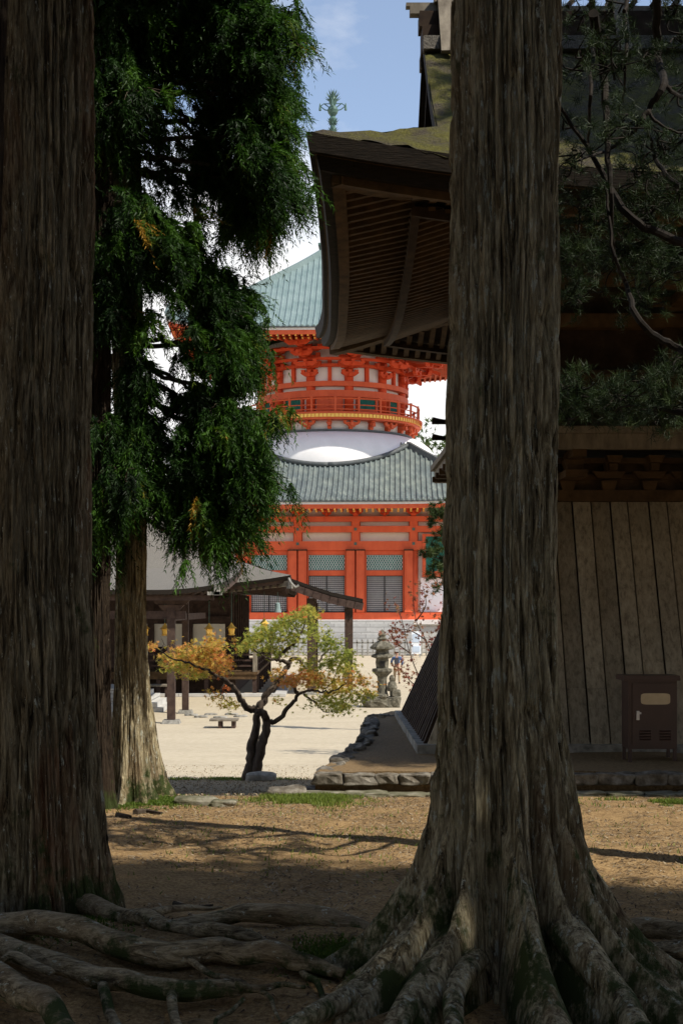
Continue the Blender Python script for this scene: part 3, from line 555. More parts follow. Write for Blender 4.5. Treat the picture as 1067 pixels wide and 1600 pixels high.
mlimb([(745, 520), (700, 510), (650, 500), (600, 470), (560, 440)], .07, .012, mt, -.5); mlimb([(690, 500), (745, 450), (790, 410), (780, 370), (750, 330), (740, 300)], .07, .01, mt, .5); mlimb([(790, 410), (820, 340), (850, 290)], .04, .01, mt, .3)
mlimb([(652, 800), (690, 790), (730, 745), (770, 700), (790, 665), (840, 650), (900, 655), (960, 645), (1020, 610)], .10, .012, mt, -.6); mlimb([(815, 665), (860, 700), (900, 740), (960, 745)], .04, .01, mt, -.4)
mlimb([(880, 520), (920, 470), (960, 430), (1010, 440)], .035, .01, mt, .3); mlimb([(780, 660), (760, 620), (740, 600)], .07, .03, mt, .1); mlimb([(455, 605), (430, 650), (450, 690), (480, 710)], .03, .008, mt, -.4)
for a in [(400, 575, 380, 470), (330, 540, 300, 450), (400, 570, 430, 430), (280, 520, 240, 470), (150, 470, 150, 400), (620, 480, 600, 400), (700, 500, 680, 400), (900, 655, 960, 560)]: mlimb([(a[0], a[1]), ((a[0]+a[2])/2+15, (a[1]+a[3])/2), (a[2], a[3])], .02, .006, mt)
mt.build('branches', M['mbark'], TM, smooth=True)
LP, LT = [], []
for bx, by, rx, rz_, n, t0 in [(330, 480, 110, 55, 440, .66), (250, 500, 70, 45, 220, .66), (230, 540, 60, 25, 130, .45), (400, 430, 60, 40, 210, .68), (370, 545, 90, 30, 200, .7), (430, 510, 50, 40, 150, .8), (185, 490, 30, 40, 50, .6), (108, 443, 32, 18, 50, .75), (320, 575, 60, 18, 80, .4),
                              (560, 430, 60, 35, 170, .35), (620, 390, 70, 40, 260, .30), (700, 350, 70, 40, 280, .28), (660, 440, 60, 40, 200, .3), (780, 320, 70, 40, 280, .3), (840, 285, 45, 28, 120, .45), (760, 400, 60, 40, 160, .35), (720, 470, 50, 30, 80, .4), (870, 380, 60, 50, 150, .3), (930, 430, 70, 45, 200, .25), (990, 490, 60, 40, 180, .25), (1000, 550, 70, 30, 150, .4), (920, 520, 60, 30, 120, .3), (820, 520, 40, 25, 50, .4),
                              (760, 600, 70, 28, 180, .8), (840, 570, 70, 28, 200, .75), (900, 610, 80, 28, 180, .6), (980, 640, 80, 28, 190, .55), (1060, 600, 70, 30, 150, .7), (920, 690, 80, 35, 220, .3), (990, 720, 60, 32, 160, .3), (1060, 680, 70, 30, 120, .35), (700, 690, 30, 20, 20, .5), (470, 710, 60, 26, 90, .55), (400, 670, 40, 24, 30, .7), (460, 640, 16, 16, 16, 1), (1110, 660, 40, 20, 50, .55), (690, 560, 40, 30, 60, .7)]:
    n = int(n*1.25); c = W(*zz(bx, by), mdp+random.uniform(-.5, .5)); k = .3374/F0*mdp; q = rng.normal(size=(n, 3))*.5
    q[:, 2] = q[:, 2]*.22+.42*np.round(rng.normal(size=n)*1.1)-.25*(q[:, 0]**2+q[:, 1]**2)+.25*q[:, 0]*rng.choice([-1, 1]); LP.append(c+q*np.array([rx*k*1.15, .75, rz_*k*1.1])); LT.append(np.clip(t0+rng.normal(size=n)*.12, 0, 1))
V, tn = leaves(np.concatenate(LP), .095, np.concatenate(LT), .55, .13); tri_mesh('crown', V, tn, M['maple'], TM)
# --- young cherry beside the skirt, red-brown leaves
cbp = W(668, 1100, 38); czg = gz(cbp[0], 38)
TCh = thing('cherry_tree', 'thin bare young cherry with sparse russet leaves, beside the slanting boards of the tower', 'tree', (cbp[0], 38, czg))
mt = MB(); m2 = MB(); LP = []
m2.tube(smooth_path([(cbp[0]+.1, 38, czg-.2), W(690, 1090, 38), W(688, 1060, 38)], 4), np.linspace(.05, .03, 9), 8); m2.build('trunk', M['mbark'], TCh)
for pts in [[(688, 1060), (660, 1063), (640, 1020), (628, 970), (615, 940)], [(688, 1060), (676, 1025), (665, 1000), (650, 970), (645, 930)], [(688, 1060), (650, 1070), (630, 1050), (618, 1040)], [(676, 1025), (684, 1000), (690, 960)], [(665, 1000), (640, 985), (612, 983)], [(640, 1020), (620, 1005), (612, 990)], [(650, 970), (665, 945), (660, 915)], [(690, 1060), (700, 1000), (690, 900)]]:
    P = smooth_path([W(a, b, 38+random.uniform(-.3, .3)) for a, b in pts], 5); mt.tube(P, np.linspace(.022, .006, len(P)), 5)
    LP.append(P[rng.integers(4, len(P), 75)]+rng.normal(size=(75, 3))*.12)
LP = np.concatenate(LP); V, tn = leaves(LP, .10, rng.random(len(LP)), .1); tri_mesh('crown', V, tn, M['redleaf'], TCh); mt.build('branches', M['mbark'], TCh)
# small pine behind the trunk, green tufts against the red wall
sp = W(705, 1000, 45); spz = gz(sp[0], 45)
TS = thing('pine_tree', 'small pine with open tufts before the green shuttered window of the red pagoda', 'tree', (sp[0], 45, spz))
mt = MB(); mt.tube(smooth_path([(sp[0]+.3, 45, spz-.2), (sp[0]+.2, 45, 2.5), W(702, 900, 45), W(694, 800, 45)], 5), np.linspace(.11, .03, 16), 8); mt.build('trunk', M['mbark'], TS)
mt = MB(); LP = []
for a, b, r, n in [(686, 800, 10, 26), (676, 815, 7, 10), (684, 855, 12, 26), (672, 865, 8, 12), (688, 885, 10, 24), (674, 900, 6, 8), (690, 830, 8, 14), (660, 868, 4, 5), (683, 920, 7, 8), (676, 797, 5, 6)]:
    c = W(a, b, 45); mt.tube(smooth_path([W(704, b+12, 45), (c+W(704, b+12, 45))/2+(0, 0, .05), c], 4), np.linspace(.03, .01, 9), 5); LP.append(c+rng.normal(size=(n, 3))*r/F0*45*.7)
V, tn = tufts(np.concatenate(LP), 34, .19, .012, .8); tri_mesh('crown', V, tn, M['pine'], TS); mt.build('branches', M['mbark'], TS)
# --- distant trees
def far_tree(label, px, py, d, h, wd, n=900, kind='broadleaf_tree'):
    b = W(px, 0, d); z0 = .6; top = zc(py, d); t = thing(kind, label, 'tree', (b[0], d, z0), group='trees behind the red pagoda')
    m = MB(); m.tube([(b[0], d, z0), (b[0]+.2, d, (top+z0)/2), (b[0], d, top-h*.15)], [.45, .3, .08], 8); m.build('trunk', M['mbark'], t)
    q = norm(rng.normal(size=(n, 3)))*rng.uniform(.3, 1, (n, 1)); P = np.array([b[0], d, top-h/2])+q*np.array([wd/2*.9, wd/2*.9, h/2]); V, tn = leaves(P, .9, np.clip(rng.random(n)*.6+q[:, 2]*.25+.2, 0, 1), .3); tri_mesh('crown', V, tn, M['farleaf'], t)
far_tree('far dark tree peeping out right of the white dome of the pagoda', 668, 655, 175, 16, 13)
far_tree('pale green far tree seen through the cedar boughs left of the pagoda', 372, 640, 165, 20, 13, 1300)
far_tree('far tree behind the cedar boughs, left of the pale one', 262, 700, 172, 20, 15, 1300)
far_tree('far tree hidden behind the wooden tower', 780, 690, 180, 15, 16)

# ------------------------------------------------------------------ the red pagoda (local frame, front = -y)
PC = (W(520, 0, 127.75)[0], 127.75, 0)
PG = thing('pagoda', 'big vermilion pagoda with white dome, round balcony and grey green tiled roofs', 'pagoda', PC, R(-2.6))
fz = lambda y: 4+(950-y)*116/F0
m = LM()
m.bb(-16.6, 16.6, -15.9, 15.9, -.5, 2.72); m.build('stone_base', M['ashlar'], PG)
m = LM(); m.bb(-16.9, 16.9, -16.15, 16.15, 2.723, 3.06); m.build('base_cap', M['pale'], PG)
m = LM()
for k in range(10): m.bb(-7, 7, -16.2-.36*(10-k), -16.16, .35+.27*k, .35+.27*(k+1)-.003)
m.build('steps', M['ashlar'], PG)
m = LM(); m.bb(-11.6, 11.6, -11.6, 11.6, 3.06, 12.6); m.build('wall', M['cream'], PG)
cols = [-11.75, -7.05, -2.35, 2.35, 7.05, 11.75]
for side in (0, 90, 270):
    for x in cols[:-1] if side else cols:
        m = LM(); m.rot(side); m.lathe([(.40, 3.06), (.38, 3.3), (.38, 11.4)], (x, -11.75, 0), 16); m.build('column', M['verm'], PG, smooth=True)
for side in (0, 90, 270):
    m = LM(); m.rot(side)
    for (ya, yb, pr) in [(957, 968.2, .55), (846, 860, .50), (822.5, 832, .48), (807.5, 815.5, .52)]: m.bb(-12.2, 12.2, -11.75-pr, -11.58, fz(yb), fz(ya))
    m.build('tie_beams', M['verm'], PG)
m = LM()
for x in cols:
    for yy in (827.5, 850): m = LM(); m.box(x, -12.27, fz(yy), .22, .05, .22); m.build('gilt_fitting', M['bronze'], PG)
    m = LM(); m.bb(x-.30, x+.30, -12.20, -11.6, fz(846)+.003, fz(815.5)-.003); m.build('upper_post', M['verm'], PG)
for bx in (-4.7, 0, 4.7):
    m = LM(); m.bb(bx-1.95, bx+1.95, -11.85, -11.6, 3.75, fz(860)-.003)
    fr = m.build('door_frame', M['verm'], PG)
    # frame bars standing proud
    m = LM()
    for a, b, c, e in [(-1.60, -1.47, 899, 957), (1.47, 1.60, 899, 957)]: m.bb(bx+a, bx+b, -11.98, -11.853, fz(e)+.005, fz(860)-.01)
    m.bb(bx-1.465, bx+1.465, -11.98, -11.853, fz(899.5), fz(891.5)); m.bb(bx-1.465, bx+1.465, -11.98, -11.853, fz(867), fz(860)-.01); m.build('window_surround', M['verm'], PG)
    m = LM(); m.bb(bx-1.465, bx+1.465, -11.875, -11.853, fz(956.5), fz(900), 0)
    z0, z1 = fz(956), fz(900); 
    for k in range(19): xx = bx-1.46+2.92*k/18; m.box(xx, -11.91, (z0+z1)/2, .042 if k not in (0, 9, 18) else .11, .05, z1-z0, 0, 1)
    for k in range(18): m.box(bx, -11.905, z0+(z1-z0)*k/17, 2.92, .05, .038 if k not in (0, 17) else .1, 0, 1)
    m.build('black_lattice', [M['pale'], M['black']], PG)
    m = LM(); z0, z1 = fz(891), fz(867.5); m.bb(bx-1.465, bx+1.465, -11.875, -11.853, z0, z1, 0)
    h = z1-z0; n = 14
    for k in range(-8, n):
        for sg in (1, -1):
            x0 = bx-1.46+2.92*k/n; x1 = x0+h*.62; a, b = (x0, x1) if sg > 0 else (x1, x0); t0, t1 = 0, 1
            lo, hi = bx-1.46, bx+1.46
            if max(a, b) > hi or min(a, b) < lo:
                L_ = min(max(x0, lo), hi); H_ = min(max(x1, lo), hi)
                if H_-L_ < .05: continue
                f0, f1 = (L_-x0)/(x1-x0), (H_-x0)/(x1-x0)
                if sg > 0: a, b, t0, t1 = L_, H_, f0, f1
                else: a, b, t0, t1 = H_, L_, 1-f1, 1-f0
            m.beam((a, -11.90+sg*.004, z0+h*t0), (b, -11.90+sg*.004, z0+h*t1), .03, .035, 1, up=(0, 1, 0))
    m.build('diamond_lattice', [M['teal'], M['lat']], PG)
    for sg in (-1, 1):
        m = LM(); a = bx+sg*1.62; b = bx+sg*2.28; m.bb(min(a, b), max(a, b), -12.52, -12.20, fz(957)+.02, fz(861)); m.bb(min(a, b)+.12, max(a, b)-.12, -12.55, -12.523, fz(950), fz(868)); m.build('door_leaf', M['verm'], PG)
        m = LM(); m.bb(min(a, b)-.06, max(a, b)+.06, -12.6, -12.15, fz(861)+.003, fz(859)); m.build('door_top_shadow', M['wood'], PG)  # dark strip standing in for the shadow along the top of the leaf
for sg in (-1, 1):
    bx = sg*9.4; m = LM(); w_, z0, z1 = 1.65, fz(897), fz(834)
    z1 = fz(860)-.01 if False else z1
    m.bb(bx-w_, bx+w_, -12.30, -11.61, fz(902), fz(893)); m.bb(bx-w_, bx-w_+.28, -12.30, -11.61, fz(893)+.003, fz(835)); m.bb(bx+w_-.28, bx+w_, -12.30, -11.61, fz(893)+.003, fz(835)); m.bb(bx-w_+.283, bx+w_-.283, -12.32, -11.61, fz(839), fz(835)); m.build('window_frame', M['verm'], PG)
    m = LM(); m.bb(bx-w_+.283, bx+w_-.283, -12.27, -11.7, fz(893)+.003, fz(839)-.003)
    for k in range(15): m.box(bx-w_+.4+2*(w_-.4)*k/14, -12.29, (fz(893)+fz(839))/2, .07, .05, fz(839)-fz(893)-.02)
    m.build('green_shutter', M['teal'], PG)
    m = LM(); m.bb(bx-1.8, bx+1.8, -11.8, -11.61, fz(956), fz(903)); m.build('plaster_panel', M['plaster'], PG)
def bracket(m, x, y, z, s=1.0, fwd=1.5, a=0):
    """a bracket set: bearing block, crossing arms, small blocks; faces -y rotated by a about (0,0)"""
    T0 = m.T; c, n = math.cos(a), math.sin(a); T = np.eye(4); T[:2, :2] = [[c, -n], [n, c]]; m.T = T if T0 is None else T0@T
    m.box(x, y, z+.12*s, .55*s, .55*s, .24*s, taper=.7)
    for k in range(2):
        zz_ = z+.34*s+k*.42*s; L = (1.3+.9*k)*s; yy = y-.55*k*s
        # curved arm from an outline
        pr = [(-L/2, .10), (-L/2, .16), (L/2, .16), (L/2, .10), (L/2-.25*s, -.12), (0, -.16), (-L/2+.25*s, -.12)]
        v = [(x+p, yy+q*.13*s, zz_+r*s) for q in (-1, 1) for p, r in pr]; N = len(pr)
        m.add(v, [tuple(range(N)), tuple(range(N, 2*N))[::-1]]+[(i, N+i, N+(i+1) % N, (i+1) % N) for i in range(N)])
        for q in (-1, 0, 1): m.box(x+q*(L/2-.17*s), yy, zz_+.25*s, .34*s, .34*s, .17*s, taper=.75)
        m.box(x, y-fwd*.5*(k+1)*s/2, zz_-.0, .22*s, fwd*(k+1)*.5*s, .26*s)
    m.T = T0
for x in cols+[-9.4, -4.7, 0, 4.7, 9.4]:
    m = LM(); big = x in cols; bracket(m, x, -12.0, fz(807.5), .95 if big else .6); m.build('bracket', M['verm2'], PG)
# square curved roofs ------------------------------------------------------
def roof_z(p, c, prof, E, up):
    return np.interp(p, prof[0], prof[1])+up*np.clip(np.abs(c)/np.maximum(p, .1), 0, 1)**5*(p/E)**4
def square_roof(prof, E, pin, up, mat, ribsp, ribh, name):
    prof = (np.array([q[0] for q in prof][::-1]), np.array([q[1] for q in prof][::-1]))
    m = LM()
    for side in range(4):
        m.rot(side*90); ps = np.linspace(E, pin, 26); us = np.linspace(-1, 1, 61)
        P = np.array([[(u*p, -p, float(roof_z(p, u*p, prof, E, up))) for u in us] for p in ps]); m.grid(P)
        s = -E+ribsp
        while s < E-ribsp/2:
            p0 = max(pin, abs(s)+.05); k = 12; pp = np.linspace(E+.04, p0, k); 
            if E-p0 > .3:
                z = roof_z(pp, np.full(k, s), prof, E, up); w2 = ribsp*.24; sec = [(-w2, 0), (-w2*.7, ribh*.8), (0, ribh), (w2*.7, ribh*.8), (w2, 0)]
                G = np.array([[(s+a, -pp[i], z[i]+b) for a, b in sec] for i in range(k)]); m.grid(G); m.add(G[0], [(0, 1, 2, 3, 4)])
            s += ribsp
    r = m.build(name, mat, PG)
    return prof
lowp = [(16.2, 12.45), (15, 12.80), (13, 13.55), (11, 14.65), (9.4, 15.80), (8, 16.75), (6.6, 17.75), (6, 18.2)]
LP_ = square_roof(lowp, 16.2, 6.3, 1.0, M['tile'], .42, .14, 'lower_roof')
upp = [(13, 26.8), (11.5, 27.55), (9.5, 28.85), (8, 30.0), (6.55, 31.15), (4.5, 32.7), (2.25, 34.45), (.8, 35.7)]
UP_ = square_roof(upp, 13, .8, .8, M['copper'], .48, .12, 'upper_roof')
def hips(prof, E, pin, up, mat, name):
    for side in range(4):
        m = LM(); m.rot(side*90); pp = np.linspace(E*.985, pin, 14); P = np.array([(p, -p, float(roof_z(p, p, prof, E, up))+.15) for p in pp])
        for i in range(13): m.beam(P[i], P[i+1]+(P[i+1]-P[i])*.02, .42, .5)
        m.lathe([(.01, -.5), (.3, -.3), (.34, 0), (.2, .35), (.01, .7)], P[0]+(0, 0, .25), 8); m.build(name, mat, PG)
hips(LP_, 16.2, 6.65, 1.0, M['dkrim'], 'hip_ridge'); hips(UP_, 13, .9, .8, M['copper'], 'hip_ridge')
def eave(prof, E, up, zdrop, wallp, zw, name):
    # edge boards, soffit and rafters with gilt ends
    us = np.linspace(-1, 1, 61)
    def strip(m, p, za, zb, mi, p2=None):
        for side in range(4):
            m.rot(side*90); z = [float(roof_z(E, u*E, prof, E, up)) for u in us]
            m.grid(np.array([[(u*p, -p, z[i]+za) for i, u in enumerate(us)], [(u*(p2 or p), -(p2 or p), z[i]+zb) for i, u in enumerate(us)]]), mi, flip=True)
    m = LM(); strip(m, E, 0, -.13, 0); strip(m, E, -.13, -.13, 0, E-.1); strip(m, E-.1, -.13, -.30, 1); strip(m, E-.1, -.30, -.30, 1, E-.2); strip(m, E-.2, -.30, -.62, 2); strip(m, E-.2, -.62, -.62, 2, E-.5); m.build(name+'_fascia', [M['dkrim'], M['pale'], M['verm']], PG)
    m = LM()
    for side in range(4):
        m.rot(side*90); G = []
        for t in (0, .5, 1):
            p = (E-.35)*(1-t)+wallp*t; G.append([(u*p, -p, (float(roof_z(E, u*E, prof, E, up))-.45)*(1-t)+zw*t) for u in us])
        m.grid(np.array(G), flip=True)
    m.build(name+'_soffit', M['verm'], PG)
    m = LM()
    for side in range(4):
        m.rot(side*90); s = -E+.5
        while s < E-.5:
            pe = max(wallp, abs(s)); t = (E-pe)/(E-wallp); z0 = float(roof_z(E, s, prof, E, up))-.72
            for q, (pa, dz_) in enumerate([(E-.45, 0), (E-1.5, -.22)]):
                if pe < pa-.2:
                    zt = lambda p: z0+(zw-.1-z0)*(E-p)/(E-wallp)+dz_*1.0
                    m.beam((s, -pa, zt(pa)), (s, -pe, zt(pe)), .16, .18, 0); m.box(s, -pa-.02, zt(pa), .15, .04, .13, 0, 1)
            s += .50
    m.build(name+'_rafters', [M['verm'], M['gold']], PG)
eave(LP_, 16.2, 1.0, .3, 12.0, 12.35, 'lower_eave'); eave(UP_, 13, .8, .3, 6.6, 27.2, 'upper_eave')
# dome, balcony, drum
m = LM(); m.lathe([(9.4, 14.5), (9.4, 16.3), (9.32, 17.0), (9.1, 17.6), (8.7, 18.15), (8.2, 18.55), (7.6, 18.85), (6.9, 19.05)], n=96); dm = m.build('dome', M['plaster'], PG, smooth=True)
m = LM(); an = np.linspace(0, 2*math.pi, 145); P = [(9.5*math.sin(a), -9.5*math.cos(a), float(np.interp(9.5*max(abs(math.sin(a)), abs(math.cos(a))), LP_[0], LP_[1]))+.22) for a in an]
m.tube(P, .2, 8); m.build('dome_flashing', M['dkrim'], PG, smooth=True)
m = LM(); m.lathe([(6.8, 19.02), (7.12, 19.04), (7.12, 19.2), (6.8, 19.22)], n=96); m.build('dome_collar', M['dkrim'], PG)
m = LM(); m.lathe([(6.75, 19.2), (6.75, 20.1)], n=96); m.build('balcony_wall', M['plaster'], PG, smooth=True)
for k in range(24):
    m = LM(); a = R(15*k); T0 = np.eye(4); c, n = math.cos(a), math.sin(a); T0[:2, :2] = [[c, -n], [n, c]]; m.T = T0
    m.box(0, -6.95, 19.32, .34, .5, .22, taper=.8); L = 1.5 if k % 2 else .55
    m.bb(-.13, .13, -7.6, -6.75, 19.45, 19.75)
    if k % 2:
        for pr in [(-L/2, .2)]: pass
        m.box(0, -7.3, 19.66, L, .28, .2, taper=.7); m.box(0, -7.3, 19.46, L*.55, .28, .18, taper=.6)
        for q in (-1, 0, 1): m.box(q*(L/2-.15), -7.3, 19.84, .28, .32, .14, taper=.8)
    else: m.box(0, -7.3, 19.66, .5, .3, .24, taper=.7); m.bb(-.17, .17, -7.5, -6.75, 19.8, 19.98)
    m.build('balcony_bracket', M['verm'], PG)
def ring(m, r0, r1, z0, z1, mi=0, n=120):
    a = np.arange(n+1)*2*math.pi/n; s_ = [(r0, z0), (r1, z0), (r1, z1), (r0, z1), (r0, z0)]
    m.grid(np.array([[(r*math.cos(q), r*math.sin(q), z) for q in a] for r, z in s_]), mi, flip=False)
m = LM(); ring(m, 6.3, 7.85, 19.95, 20.12, 0); ring(m, 6.3, 7.95, 20.123, 20.42, 1); ring(m, 6.3, 8.02, 20.423, 20.56, 0)
for k in range(150): a = 2*math.pi*k/150; m.box(7.97*math.cos(a), 7.97*math.sin(a), 20.27, .05, .035, .28, rz=a, m=0)
m.build('balcony_deck', [M['verm'], M['gold']], PG)
m = LM()
for z, r in ((20.80, .055), (21.18, .05), (21.72, .075)): m.tube([(7.72*math.sin(a), -7.72*math.cos(a), z) for a in np.linspace(0, 2*math.pi, 121)], r, 8)
rl = m.build('railing', M['verm'], PG, smooth=True)
for k in range(24):
    a = R(15*k+4); m = LM(); m.box(7.72*math.sin(a), -7.72*math.cos(a), 21.13, .15, .15, 1.2, rz=a); m.box(7.72*math.sin(a), -7.72*math.cos(a), 21.80, .2, .2, .1, rz=a); m.build('railing_post', M['verm'], PG)
m = LM(); m.lathe([(6.15, 20.4), (6.15, 27.1)], n=96); m.build('drum_wall', M['plaster'], PG, smooth=True)
for k in range(12):
    a = R(-15+30*k); m = LM(); m.lathe([(.40, 20.56), (.38, 25.2)], (6.3*math.sin(a), -6.3*math.cos(a), 0), 14); m.build('drum_column', M['verm2'], PG, smooth=True)
m = LM(); ring(m, 6.2, 6.78, 22.92, 23.34); m.build('drum_beam', M['verm'], PG); m = LM(); ring(m, 6.2, 6.76, 22.0, 22.58); m.build('drum_beam', M['verm'], PG); m = LM(); ring(m, 6.2, 6.7, 20.56, 20.8); m.build('drum_beam', M['verm'], PG)
for k in range(12):
    a = R(30*k); c, n = math.cos(a), math.sin(a); T0 = np.eye(4); T0[:2, :2] = [[c, -n], [n, c]]
    m = LM(); m.T = T0
    if k % 3 == 0:
        m.bb(-1.15, 1.15, -6.36, -6.0, 20.8, 22.0); m.box(-.55, -6.38, 21.4, .9, .06, 1.0); m.box(.55, -6.38, 21.4, .9, .06, 1.0); m.build('drum_door', M['verm'], PG)
    else:
        m.bb(-.98, -.80, -6.42, -6.0, 20.8, 22.0); m.bb(.80, .98, -6.42, -6.0, 20.8, 22.0); m.bb(-.797, .797, -6.40, -6.0, 20.8, 20.95); f_ = m.build('drum_window_frame', M['verm'], PG)
        m = LM(); m.T = T0; m.bb(-.797, .797, -6.30, -6.0, 20.96, 22.0)
        for q in range(9): m.box(-.7+1.4*q/8, -6.31, 21.48, .06, .05, 1.0)
        m.build('drum_window', M['teal'], PG)
    # between the columns: a thin strut and a mid beam in the bracket band
    m = LM(); m.T = T0; m.bb(-.16, .16, -6.42, -6.0, 23.34, 25.4); m.build('strut', M['verm2'], PG)
for k in range(12):   # bracket clusters
    m = LM(); a = R(-15+30*k); c, n = math.cos(a), math.sin(a); T0 = np.eye(4); T0[:2, :2] = [[c, -n], [n, c]]; m.T = T0
    sq = 1/max(abs(math.cos(a)), abs(math.sin(a)))
    for q in range(4):
        z = 23.75+q*.72; rad = 6.55+(1.05*q+.1)*sq**1.3; L = (1.5, 2.1, 1.9, 2.2)[q]
        m.bb(-.15, .15, -rad-.35, -6.0, z-.02, z+.26)
        pr = [(-L/2, .12), (-L/2, .24), (L/2, .24), (L/2, .12), (L/2-.35, -.12), (-L/2+.35, -.12)]
        for yy in ([-rad] if q == 0 else [-rad, -6.6]):
            v = [(p, yy+s_*.15, z+.14+r) for s_ in (-1, 1) for p, r in pr]; N = 6
            m.add(v, [tuple(range(N)), tuple(range(N, 2*N))[::-1]]+[(i, N+i, N+(i+1) % N, (i+1) % N) for i in range(N)])
            for u in (-1, 0, 1): m.box(u*(L/2-.2), yy, z+.47, .36, .36, .2, taper=.75)
    m.beam((0, -6.2, 26.5), (0, -6.2-3.6*sq, 25.35), .24, .3)
    m.box(0, -6.25-3.6*sq, 25.33, .26, .08, .34); m.build('roof_bracket', M['verm2'], PG)
m = LM(); ring(m, 6.2, 6.62, 24.6, 24.85); ring(m, 7.35, 7.6, 25.0, 25.22); ring(m, 8.5, 8.75, 25.72, 25.94); m.build('ring_beams', M['verm2'], PG)
# finial
m = LM(); m.box(0, 0, 35.9, 2.2, 2.2, .8); m.box(0, 0, 36.4, 2.5, 2.5, .2)
m.lathe([(.9, 36.5), (1.0, 36.8), (.5, 37.3), (.75, 37.5), (.2, 37.6), (.16, 46.6)], n=24)
for k in range(9): z = 38.2+k*.86; m.lathe([(.2, z), (.78-.03*k, z+.06), (.82-.03*k, z+.2), (.2, z+.26)], n=24)
fz_ = 46.6
def petals(m, z, n, r0, r1, h, w_=.16, lean=.6):
    for k in range(n):
        a = 2*math.pi*k/n; c, s_ = math.cos(a), math.sin(a); m.add([(r0*c-w_*s_, r0*s_+w_*c, z), (r0*c+w_*s_, r0*s_-w_*c, z), (r1*c, r1*s_, z+h), (r0*.9*c, r0*.9*s_, z+h*.25), (r0*1.2*c, r0*1.2*s_, z-.1)], [(0, 1, 2), (0, 2, 3), (1, 3, 2), (0, 4, 1)])
m.lathe([(.17, 46.4), (.30, 46.7), (.24, 47.2), (.20, 47.4), (.33, 47.7), (.36, 47.9), (.2, 48.15), (.42, 48.45), (.50, 48.7), (.36, 49.0), (.22, 49.1), (.30, 49.3), (.40, 49.6), (.30, 49.95), (.1, 50.15), (.02, 50.5)], n=24)
petals(m, 46.75, 8, .2, .55, .35); petals(m, 47.5, 8, .24, .62, .42); petals(m, 47.7, 8, .22, .5, -.3)
petals(m, 49.5, 12, .3, .80, .35, .09); petals(m, 49.75, 12, .26, .68, .55, .09); petals(m, 49.95, 10, .18, .42, .62, .08)
for k in range(4):
    a = R(45*0+90*k); c, s_ = math.cos(a), math.sin(a); m.tube([(.3*c, .3*s_, 48.95), (.8*c, .8*s_, 49.32), (1.15*c, 1.15*s_, 49.05)], .05, 6); m.tube([(.3*c, .3*s_, 48.7), (.7*c, .7*s_, 48.75), (1.15*c, 1.15*s_, 49.1)], .05, 6); m.tube([(.1*c, .1*s_, 49.3), (.8*c, .8*s_, 49.3)], .04, 6)
    m.lathe([(.03, -.32), (.12, -.28), (.09, 0), (.05, .3), (.02, .38)], (1.15*c, 1.15*s_, 48.98), 8)
m.build('finial', M['bronze'], PG)

# fence and notice board in front of the pagoda
FN = thing('stone_fence', 'low grey fence of slim posts along the foot of the pagoda', 'fence', (0, 107, .4))
m = MB(); m.bb(-9, 13, 106.95, 107.05, 1.35, 1.45); m.bb(-9, 13, 106.96, 107.04, .62, .70); m.build('rail', M['stone'], FN)
src = None
for k in range(56):
    xx = -9+.4*k; big = k % 8 == 0
    if src is None or big:
        m = MB(); m.box(xx, 107, 1.0+(.1 if big else 0), .2 if big else .1, .2 if big else .1, 1.35 if big else 1.15); m.lathe([(.07, 0), (.01, .12)], (xx, 107, 1.57 if not big else 1.77), 6); m.build('fence_post', M['stone'], FN)
    else: m = MB(); m.box(xx, 107, 1.0, .1, .1, 1.15); m.lathe([(.07, 0), (.01, .12)], (xx, 107, 1.57), 6); m.build('fence_post', M['stone'], FN)
nb = thing('notice_board', 'white and pale blue notice board standing by the fence right of the visitor', 'sign', (W(650, 0, 104)[0], 104, .35))
bx = W(650, 0, 104)[0]; m = MB(); m.bb(bx-.34, bx+.34, 103.9, 104.0, .65, 2.3); m.build('panel', M['white'], nb); m = MB(); m.bb(bx-.26, bx+.26, 103.87, 103.897, 1.5, 2.1); m.bb(bx-.26, bx+.26, 103.87, 103.897, .8, 1.2); m.build('blue_field', M['blue'], nb)
m = MB(); m.bb(bx-.3, bx-.22, 104.0, 104.08, .3, 2.3); m.build('leg', M['chrome'], nb); m = MB(); m.bb(bx+.22, bx+.3, 104.0, 104.08, .3, 2.3); m.build('leg', M['chrome'], nb)

# ------------------------------------------------------------------ wooden bell tower on the right
BT = thing('bell_tower', 'old dark wooden tower with flared board skirt, deep raftered eaves and mossy bark roof', 'tower', (8, 24.1, 1.95))
XL, XR, YN, YF = -.09, 16.2, 16.5, 27.6
BX0, BX1, BY0, BY1, BZ0, BZ1, LEAN = 1.4, 14.6, 20.2, 26.7, 2.08, 5.62, .43
m = MB(); m.bb(BX0-.14, BX0+.28, BY0-.12, BY1+.1, 1.85, 2.07); m.bb(BX0+.283, BX1, BY0-.12, BY0+.3, 1.85, 2.07); m.build('stone_sill', M['stone'], BT)
